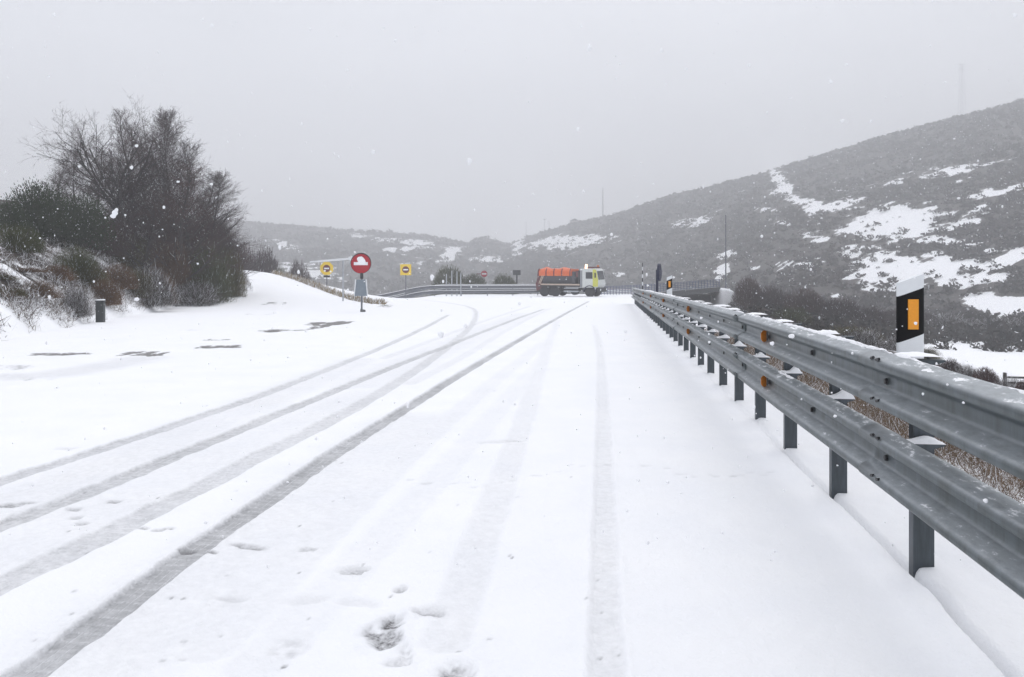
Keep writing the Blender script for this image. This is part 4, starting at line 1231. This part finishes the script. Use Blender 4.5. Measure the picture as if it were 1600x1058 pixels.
def put(root, px, Y, H, Hmesh, rz, wid=1.0, dz=0.0):
    X = (px - CX)*Y/F
    root.location = (X, Y, zt(X, Y) - .1 + dz); root.rotation_euler = (0, 0, rz)
    s = H/Hmesh; root.scale = (s*wid, s*wid, s)
    return root

G_T = 'bare trees on the left bank'
def topH(px, ytop, Y):
    X = (px - CX)*Y/F; return EYE - (ytop - HY)*Y/F - zt(X, Y) + .1
oak = tree_thing(make_oak(4), 'oak_tree', 'spreading bare oak with a long limb reaching left, in the bank clump', G_T, M['bark'], M['twig'])
put(oak, 180, 44, topH(180, 172, 44), HM[oak['label']], 0, 1.05)
births = [make_birch(21), make_birch(22, 9, .27, 44, .11), make_birch(23, 9, .36, 50, .12)]
protos = []
for i, o_ in enumerate(births):
    protos.append(tree_thing(o_, 'birch_tree', 'p%d' % i, G_T, M['birch_bark'] if i == 0 else M['bark'], M['twig'] if i != 1 else M['twig_red']))
bl = [  # px, top, Y, proto, turn, width, label
    (247, 164, 45, 0, .3, 1.05, 'tallest bare tree with a pale upright trunk in the middle of the bank clump'),
    (212, 170, 47, 1, 1.0, 1.15, 'slender bare tree between the spreading oak and the tallest tree'),
    (272, 176, 48, 2, 2.2, 1.05, 'bare tree just right of the tallest tree, nearly as high'),
    (298, 222, 46, 0, 3.9, 1.35, 'middle-sized bare tree on the sloping right side of the clump'),
    (322, 264, 46.5, 2, 5.0, 1.4, 'shorter bare tree low on the right side of the clump'),
    (344, 308, 47, 1, .4, 1.9, 'bushy low bare tree near the right end of the clump'),
    (364, 345, 48, 2, 1.4, 1.7, 'lowest bare tree at the right-hand tip of the clump, above the snow slope'),
    (118, 232, 46, 2, 2.9, 1.2, 'pale bare tree behind the limb of the oak'),
    (84, 246, 47, 1, 4.4, 1.5, 'leftmost bare tree, low and pale beside the evergreen dome'),
    (150, 236, 50, 0, 5.5, 1.3, 'bare tree filling the gap behind the oak trunk'),
    (230, 196, 50, 2, .9, 1.4, 'dark bare tree behind the two tallest trees'),
    (200, 262, 43, 0, 2.0, 1.5, 'young many-twigged tree in front of the oak'),
    (276, 256, 43, 1, 3.2, 1.9, 'young many-twigged tree in front of the tallest tree'),
    (310, 268, 49, 1, 4.0, 1.9, 'thin dark tree at the back of the right side of the clump'),
    (225, 300, 42, 2, 5.1, 1.5, 'short dense tree low in the centre of the clump'),
]
used = set()
for px, ty, Y, k, rz, wd, lab in bl:
    t = protos[k] if k not in used else copy_tree(protos[k]); used.add(k)
    t['label'] = lab
    put(t, px, Y, topH(px, ty, Y), HM['p%d' % k], rz, wd)

def bush_proto(kind, seed):
    if kind == 'broom': v, f = dome_blades(18000, seed, (.035, .11), (.0035, .009), .45, .42, .12)
    elif kind == 'leafy': v, f = dome_blades(20000, seed, (.015, .04), (.009, .018), .2, .28, .35)
    elif kind == 'thick': v, f = dome_blades(22000, seed, (.035, .10), (.007, .015), .5, .34, .10)
    elif kind == 'bare': v, f = dome_blades(13000, seed, (.07, .20), (.0028, .0065), .6, .38, .08)
    return v, f
BP = {}
def bush(kind, mat, px, ybase, ytop, Y, wpx, label, cat='bush', group=None, name='bush', rz=None, sink=.08):
    """a bush standing at pixel column px and depth Y, its top at ytop, wpx wide"""
    key = (kind, mat)
    X = (px - CX)*Y/F; z0 = zt(X, Y) if ybase is None else min(zt(X, Y), EYE - (ybase - HY)*Y/F)
    H = EYE - (ytop - HY)*Y/F - z0; rad = wpx*.5*Y/F
    if key not in BP: BP[key] = []
    ml = BP[key]
    if len(ml) < 2:
        v, f = bush_proto(kind, 100 + 7*len(BP) + len(ml))
        t = empty(name, (0, 0, 0), 0, label, cat, group)
        o = mesh_np('foliage', v, f, M[mat], t)
        sv, sf = segs_mesh(stems(9, 300 + len(BP)*5 + len(ml)), 5); mesh_np('stem', sv, sf, M['bark'], t, True)
        ml.append(t); ml_used[key] = ml_used.get(key, 0)
    else:
        src = ml[ml_used[key] % 2]; ml_used[key] += 1
        t = copy_tree(src); t.name = name
        for k_ in ('label', 'category', 'group'):
            if k_ in t: del t[k_]
        tag(t, label, cat, group)
    t.location = (X, Y, z0 - sink*H*.3); t.rotation_euler = (0, 0, random.Random(int(px*7 + Y)).uniform(0, 6.28) if rz is None else rz)
    t.scale = (rad*1.08, rad*1.08, max(.2, H)*(1.16 if kind in ('bare', 'thick') else 1.08))
    return t
ml_used = {}
GB = 'bushes on the left bank'
bush('leafy', 'pine', 62, None, 262, 40, 160, 'rounded dark evergreen dome on top of the left bank', 'bush', GB, 'evergreen_bush')
bush('leafy', 'pine', 130, None, 288, 41, 110, 'dark evergreen shoulder between the dome and the oak', 'bush', GB, 'evergreen_bush')
bush('leafy', 'pine', 8, None, 300, 37, 90, 'evergreen bush cut by the left edge of the photo, below the dome', 'bush', GB, 'evergreen_bush')
bush('broom', 'broom_green', 30, None, 338, 31, 95, 'dark green broom on the bank slope below the evergreen dome', 'bush', GB)
bush('broom', 'broom_green', 118, None, 372, 32, 90, 'green broom in the middle of the bank slope', 'bush', GB)
bush('broom', 'broom_brown', 40, None, 420, 27.5, 90, 'brown broom low on the bank near the left edge', 'bush', GB)
bush('broom', 'broom_brown', 88, None, 408, 29.5, 80, 'rust brown broom with a forked dark stem near the bank foot', 'bush', GB)
bush('broom', 'broom_olive', 140, None, 400, 32.0, 80, 'olive broom right behind the bollard', 'bush', GB)
bush('broom', 'broom_brown', 182, None, 404, 35.5, 78, 'reddish brown broom right of the bollard', 'bush', GB)
bush('broom', 'broom_olive', 5, None, 430, 24, 60, 'olive broom at the left edge beside the brown one', 'bush', GB)
bush('broom', 'broom_olive', 206, None, 350, 42.5, 96, 'tall olive broom under the oak', 'bush', GB)
bush('broom', 'broom_brown', 264, None, 350, 42.8, 96, 'tall brown broom under the tallest trees', 'bush', GB)
bush('broom', 'broom_green', 320, None, 352, 44.3, 116, 'big green broom under the right side of the tree clump', 'bush', GB)
bush('broom', 'broom_olive', 358, None, 370, 47, 66, 'olive broom at the right end of the clump beside the snow slope', 'bush', GB)
bush('bare', 'twig', 290, None, 330, 49, 150, 'mass of bare thicket behind the brown broom', 'bush', GB, 'thicket')
bush('bare', 'twig', 215, None, 300, 49, 170, 'mass of bare thicket behind the oak', 'bush', GB, 'thicket')
bush('bare', 'twig_red', 165, None, 330, 42, 110, 'reddish bare thicket left of the oak trunk', 'bush', GB, 'thicket')
bush('bare', 'twig_red', 345, None, 345, 50, 90, 'purplish bare thicket at the right end of the clump', 'bush', GB, 'thicket')
bush('bare', 'heath', 232, None, 405, 37.5, 110, 'snow-dusted grey shrub at the clump foot below the oak', 'bush', GB, 'shrub')
bush('bare', 'heath', 305, None, 432, 42.5, 110, 'snow-dusted grey shrub at the clump foot near its right end', 'bush', GB, 'shrub')
bush('broom', 'straw', 374, None, 436, 49.3, 34, 'straw-coloured tuft at the corner where the snow slope begins', 'bush', GB, 'grass_tuft')
bush('bare', 'heath', 118, None, 440, 26.5, 70, 'frosty grey shrub in front of the bollard bush', 'bush', GB, 'shrub')
bush('broom', 'broom_brown', 62, None, 432, 25, 84, 'low rust brown broom at the bank foot, two bushes left of the bollard', 'bush', GB)
bush('broom', 'broom_olive', 14, None, 446, 22.6, 66, 'lowest olive broom at the left edge where the bank meets the road snow', 'bush', GB)
bush('broom', 'broom_brown', 166, None, 426, 31.5, 74, 'low brown broom just behind and right of the bollard', 'bush', GB)
bush('broom', 'broom_olive', 212, None, 408, 36.8, 80, 'olive broom at the bank foot below the oak', 'bush', GB)
bush('broom', 'broom_brown', 250, None, 414, 39.5, 74, 'brown broom at the bank foot below the tallest tree', 'bush', GB)
GF = 'bushes behind the snow slope'
bush('thick', 'twig', 402, 442, 371, 84, 96, 'large round dark thicket behind the crest of the snow slope', 'bush', GF, 'thicket')
bush('thick', 'twig_red', 380, 440, 368, 88, 70, 'dark thicket just right of the tree clump behind the slope crest', 'bush', GF, 'thicket')
bush('thick', 'twig', 468, 450, 398, 80, 52, 'round purplish bush behind the lower slope, left of the yellow sign', 'bush', GF, 'thicket')
bush('broom', 'broom_green', 440, 450, 402, 80, 56, 'dark green bush between the large thicket and the round bush', 'bush', GF)
bush('thick', 'broom_green', 702, 462, 409, 98.5, 76, 'dark green bush mound behind the slim poles', 'bush', 'bushes beyond the far guardrail')
bush('thick', 'broom_green', 740, 460, 424, 98.5, 56, 'small green bush left of the round red no-entry sign', 'bush', 'bushes beyond the far guardrail')
bush('thick', 'broom_green', 788, 460, 424, 98.5, 56, 'small olive bush left of the dark T-shaped sign', 'bush', 'bushes beyond the far guardrail')
GR = 'brown thickets right of the bridge'
for i, (kind, mat, px, yt, Y, w, lab) in enumerate((
    ('thick', 'twig_red', 1170, 428, 88, 64, 'reddish brown thicket touching the bridge abutment'),
    ('thick', 'twig', 1212, 440, 86, 74, 'brown thicket second from the bridge'),
    ('thick', 'twig_red', 1258, 446, 84, 90, 'wide brown thicket above the middle of the near rail'),
    ('thick', 'twig', 1310, 460, 82, 90, 'dark thicket left of the large delineator'),
    ('thick', 'twig', 1360, 474, 80, 100, 'dark thicket just left of the large delineator'),
    ('broom', 'broom_green', 1232, 470, 60, 90, 'green-brown broom close above the guardrail, below the thickets'),
    ('broom', 'broom_olive', 1330, 500, 52, 130, 'low olive broom above the rail left of the delineator'),
    ('bare', 'heath', 1480, 486, 92, 110, 'grey shrub belt behind the snowy field, right of the delineator'),
    ('bare', 'heath', 1560, 492, 90, 120, 'grey shrub belt behind the snowy field at the right edge'),
    ('thick', 'twig', 1420, 478, 94, 110, 'dark shrub belt directly behind the delineator'),
    ('leafy', 'far_scrub', 1520, 482, 98, 120, 'dark evergreen scrub at the back of the snowy field'),
    ('leafy', 'far_scrub', 1600, 488, 96, 120, 'dark evergreen scrub behind the field, cut by the right edge'),
    ('broom', 'broom_olive', 1452, 538, 40, 50, 'small olive bush by the foot of the delineator on the field'),
    ('bare', 'heath', 1405, 520, 48, 90, 'low grey bush patch left of the snowy field'),
    ('bare', 'heath', 1350, 508, 44, 90, 'low grey bush close above the rail, left of the delineator'),
    ('thick', 'twig', 1478, 555, 27, 60, 'small dark bush right of the delineator at the field edge'),
    ('bare', 'heath', 1512, 563, 25, 64, 'dry grey bush at the near edge of the field, halfway to the fence'),
    ('thick', 'twig_red', 1540, 570, 24, 56, 'small reddish bush at the near edge of the field by the fence'),
    ('bare', 'heath', 1576, 579, 21, 60, 'small dry bush behind the rail fence'),
    ('thick', 'twig_red', 1604, 588, 20, 56, 'small reddish bush at the right edge beyond the rail fence'),
    ('broom', 'broom_brown', 1440, 560, 24, 60, 'brown broom just beyond the beam behind the large delineator'))):
    bush(kind, mat, px, None, yt, Y, w, lab, 'bush', GR if i < 7 else 'shrubs round the snowy field', 'thicket' if kind in ('bare', 'thick') else 'bush')
bush('bare', 'heath', 1148, 490, 468, 74, 40, 'snowy shrub on the slope at the foot of the bridge abutment', 'bush', GR, 'shrub')

# ------------------------------------------------------------------ ground cover nobody could count
def stuff(name, v, f, mat, label, cat):
    o = mesh_np(name, v, f, M[mat]); return tag(o, label, cat, None, 'stuff')
# frosted undergrowth on the left bank
n = 80000
g = np.random.default_rng(77)
Yb = g.uniform(14, 54, n); bdist = np.where(g.random(n) < .45, g.gamma(1.8, .8, n), g.gamma(1.6, 2.4, n))
Xb = itp(Yb, FOOT) - bdist + .35*fbm(Yb, Yb*0, 1.5, 3, 5)
keep = fbm(Xb, Yb, 1.8, 3, 66) > -.15
Xb, Yb = Xb[keep], Yb[keep]; n = len(Xb)
p = np.stack([Xb, Yb, terrain(Xb, Yb) + g.uniform(-.1, .25, n)], 1)
d = g.normal(size=(n, 3))*.75 + np.array((0, 0, .8)); d /= np.linalg.norm(d, axis=1, keepdims=True)
v, f = blades(p, d, g.uniform(.07, .30, n), g.uniform(.005, .018, n), g)
stuff('undergrowth', v, f, 'frost', 'frosted brown undergrowth covering the left bank', 'undergrowth')
# straw-coloured grass along the edge of the snow slope
n = 5000
px = g.uniform(425, 600, n)
ye = np.interp(px, [425, 440, 460, 500, 560, 600], [435, 438, 443, 452, 466, 471])
Ye = np.interp(px, [425, 500, 560, 600], [63, 58, 53, 50]) + g.uniform(0, 3.5, n)
X = (px - CX)*Ye/F
p = np.stack([X, Ye, terrain(X, Ye) - .03], 1)
d = g.normal(size=(n, 3))*.55 + np.array((.1, 0, .9)); d /= np.linalg.norm(d, axis=1, keepdims=True)
v, f = blades(p, d, g.uniform(.12, .42, n), g.uniform(.02, .05, n), g)
stuff('dry_grass', v, f, 'straw', 'straw-coloured grass poking out along the crest of the snow slope', 'grass')
# dry scrub on the verge behind the rail
n = 150000
Yv = 2.2 + 24*g.random(n)**1.7; off = .75 + g.gamma(2.4, .75, n)
Xv = Xr(Yv) + off
dens = fbm(Xv, Yv, .9, 4, 88) + .25*np.exp(-((off - 2.6)/1.4)**2)
dens = dens + .45*fbm(Xv, Yv, .28, 3, 89)
keep = (dens > .02) & (off > .75 + .35*fbm(Yv, Yv*0, .8, 2, 5)); Xv, Yv, off = Xv[keep], Yv[keep], off[keep]; n = len(Xv)
p = np.stack([Xv, Yv, terrain(Xv, Yv) + g.uniform(-.03, .20, n)*np.clip(off - .6, 0, 1)], 1)
d = g.normal(size=(n, 3))*.55 + np.array((0, 0, .75)); d /= np.linalg.norm(d, axis=1, keepdims=True)
v, f = blades(p, d, g.uniform(.04, .22, n), g.uniform(.002, .006, n), g)
stuff('dry_scrub', v, f, 'dry', 'dry brown twiggy scrub on the verge behind the guardrail', 'scrub')

# scrub of the hillsides: clumps of little leaf faces where no snow lies open
def hill_scrub(n, pxr, name, label, seed, rmin, rmax, nq, dmin, dmax, farL):
    g = np.random.default_rng(seed)
    px = g.uniform(*pxr, n)
    if farL: B, D = np.full(n, 372.0), np.full(n, 800.0)
    elif dmax: B, D = np.full(n, dmin), np.full(n, dmax)
    else: B, D = itp(px, BAS_R) - np.where(px > 1240, 52, 14), itp(px, DEP_R) + 4
    Y = B + (D - B)*g.random(n)**.9
    X = (px - CX)*Y/F; z = terrain(X, Y)
    py = HY - F*(z - EYE)/Y
    m = snow_patch(px, py) + .44*fbm(X, Y, 16, 5, 71) + .60*fbm(X, Y, 5.5, 5, 72) + .16*fbm(X, Y, 70, 3, 73) + .10*ss((py - 380)/40)*ss((px - 1240)/80)
    keep = (m < .30 + .55*g.random(n)**2) | (g.random(n) < .10)
    keep &= (fbm(X, Y, 30, 4, 75) > -.12) | (g.random(n) < .45)
    X, Y, z = X[keep], Y[keep], z[keep]; n = len(X)
    r = g.uniform(rmin, rmax, n)*(.8 + .25*g.random(n)**4*2)
    c = np.repeat(np.stack([X, Y, z], 1), nq, 0); rr2 = np.repeat(r, nq); m_ = n*nq
    d = rnd_dirs(m_, g); d[:, 2] = abs(d[:, 2])
    p = c + d*(rr2*g.uniform(.35, 1.0, m_))[:, None]*np.array((1, 1, .85))
    o = d + g.normal(size=(m_, 3))*.6; o /= np.linalg.norm(o, axis=1, keepdims=True)
    v, f = blades(p - o*(rr2*.25)[:, None], o, rr2*g.uniform(.3, .55, m_)*(22/nq)**.35, rr2*g.uniform(.22, .42, m_)*(22/nq)**.5, g, .5)
    return stuff(name, v, f, 'far_scrub', label, 'scrub')
hill_scrub(24000, (790, 1750), 'hillside_scrub', 'dark grey scrub covering the snowy right-hand hillside', 5, .45, 1.9, 22, 0, 0, False)
hill_scrub(3600, (1180, 1760), 'valley_scrub', 'dark shrub belt on the valley floor behind the snowy field', 15, .45, 1.5, 70, 56., 128., False)
hill_scrub(6000, (250, 900), 'hillside_scrub', 'pale hazy scrub and woods on the far hills to the left', 6, 1.2, 3.4, 16, 0, 0, True)

# falling snow
ic = bmesh.new(); bmesh.ops.create_icosphere(ic, subdivisions=2, radius=1)
iv = np.array([v_.co[:] for v_ in ic.verts]); ifc = np.array([[v_.index for v_ in f_.verts] for f_ in ic.faces]); ic.free()
g = np.random.default_rng(9)
n = 8500
Yf = 1.6 + 26*g.random(n)**.75; U = g.uniform(-.75, .75, n); V = g.uniform(-.38, .40, n)
P3 = np.stack([U*Yf, Yf, EYE + V*Yf], 1)
rad = g.uniform(.0022, .0042, n) + .0035*g.random(n)**6
keep = P3[:, 2] > terrain(P3[:, 0], P3[:, 1]) + .05
P3, rad = P3[keep], rad[keep]
big = [(180, 333, 2.6, .0090), (177, 338, 2.61, .0068), (182, 329, 2.6, .0058), (205, 262, 2.8, .0052), (1236, 525, 2.2, .007), (330, 288, 3.2, .006), (213, 228, 4, .007), (741, 328, 5, .008), (1505, 629, 2.2, .003)]
P3 = np.vstack([P3] + [W(a, b, c)[None] for a, b, c, _ in big]); rad = np.concatenate([rad, [q[3] for q in big]])
n = len(P3)
ph = g.uniform(0, 6.28, (n, 1, 3)); jit = 1 + .28*np.sin(3.1*iv[None] + ph).sum(2, keepdims=True)*.6 + g.normal(size=(n, len(iv), 1))*.05
v = (P3[:, None, :] + iv[None]*rad[:, None, None]*jit*np.array((1, 1, 1.15))).reshape(-1, 3)
f = (ifc[None] + (np.arange(n)*len(iv))[:, None, None]).reshape(-1, 3)
fl = mesh_np('falling_snow', v, f, M['snow'], None, True)
tag(fl, 'snowflakes drifting through the air', 'snowflakes', None, 'stuff')

# ------------------------------------------------------------------ haze
hm = bpy.data.materials.new('snowy air'); hm.use_nodes = True
hn = hm.node_tree.nodes; hn.clear()
ho = hn.new("ShaderNodeOutputMaterial"); hv = hn.new("ShaderNodeVolumePrincipled")
hv.inputs['Color'].default_value = (.975, .982, 1.0, 1)
hv.inputs['Density'].default_value = HAZE_DENSITY
hv.inputs['Anisotropy'].default_value = 0.0
hm.node_tree.links.new(hv.outputs[0], ho.inputs['Volume'])
zmin, zmax = float(GZ.min()), float(max(GZ.max(), z1))
hz = MB().box(-1600, 1600, -46, 1096, zmin - 1.0, zmax + 3).build('haze', hm)
hz.display_type = 'WIRE'
tag(hz, 'pale haze of falling snow filling the valley', 'haze', None, 'stuff')
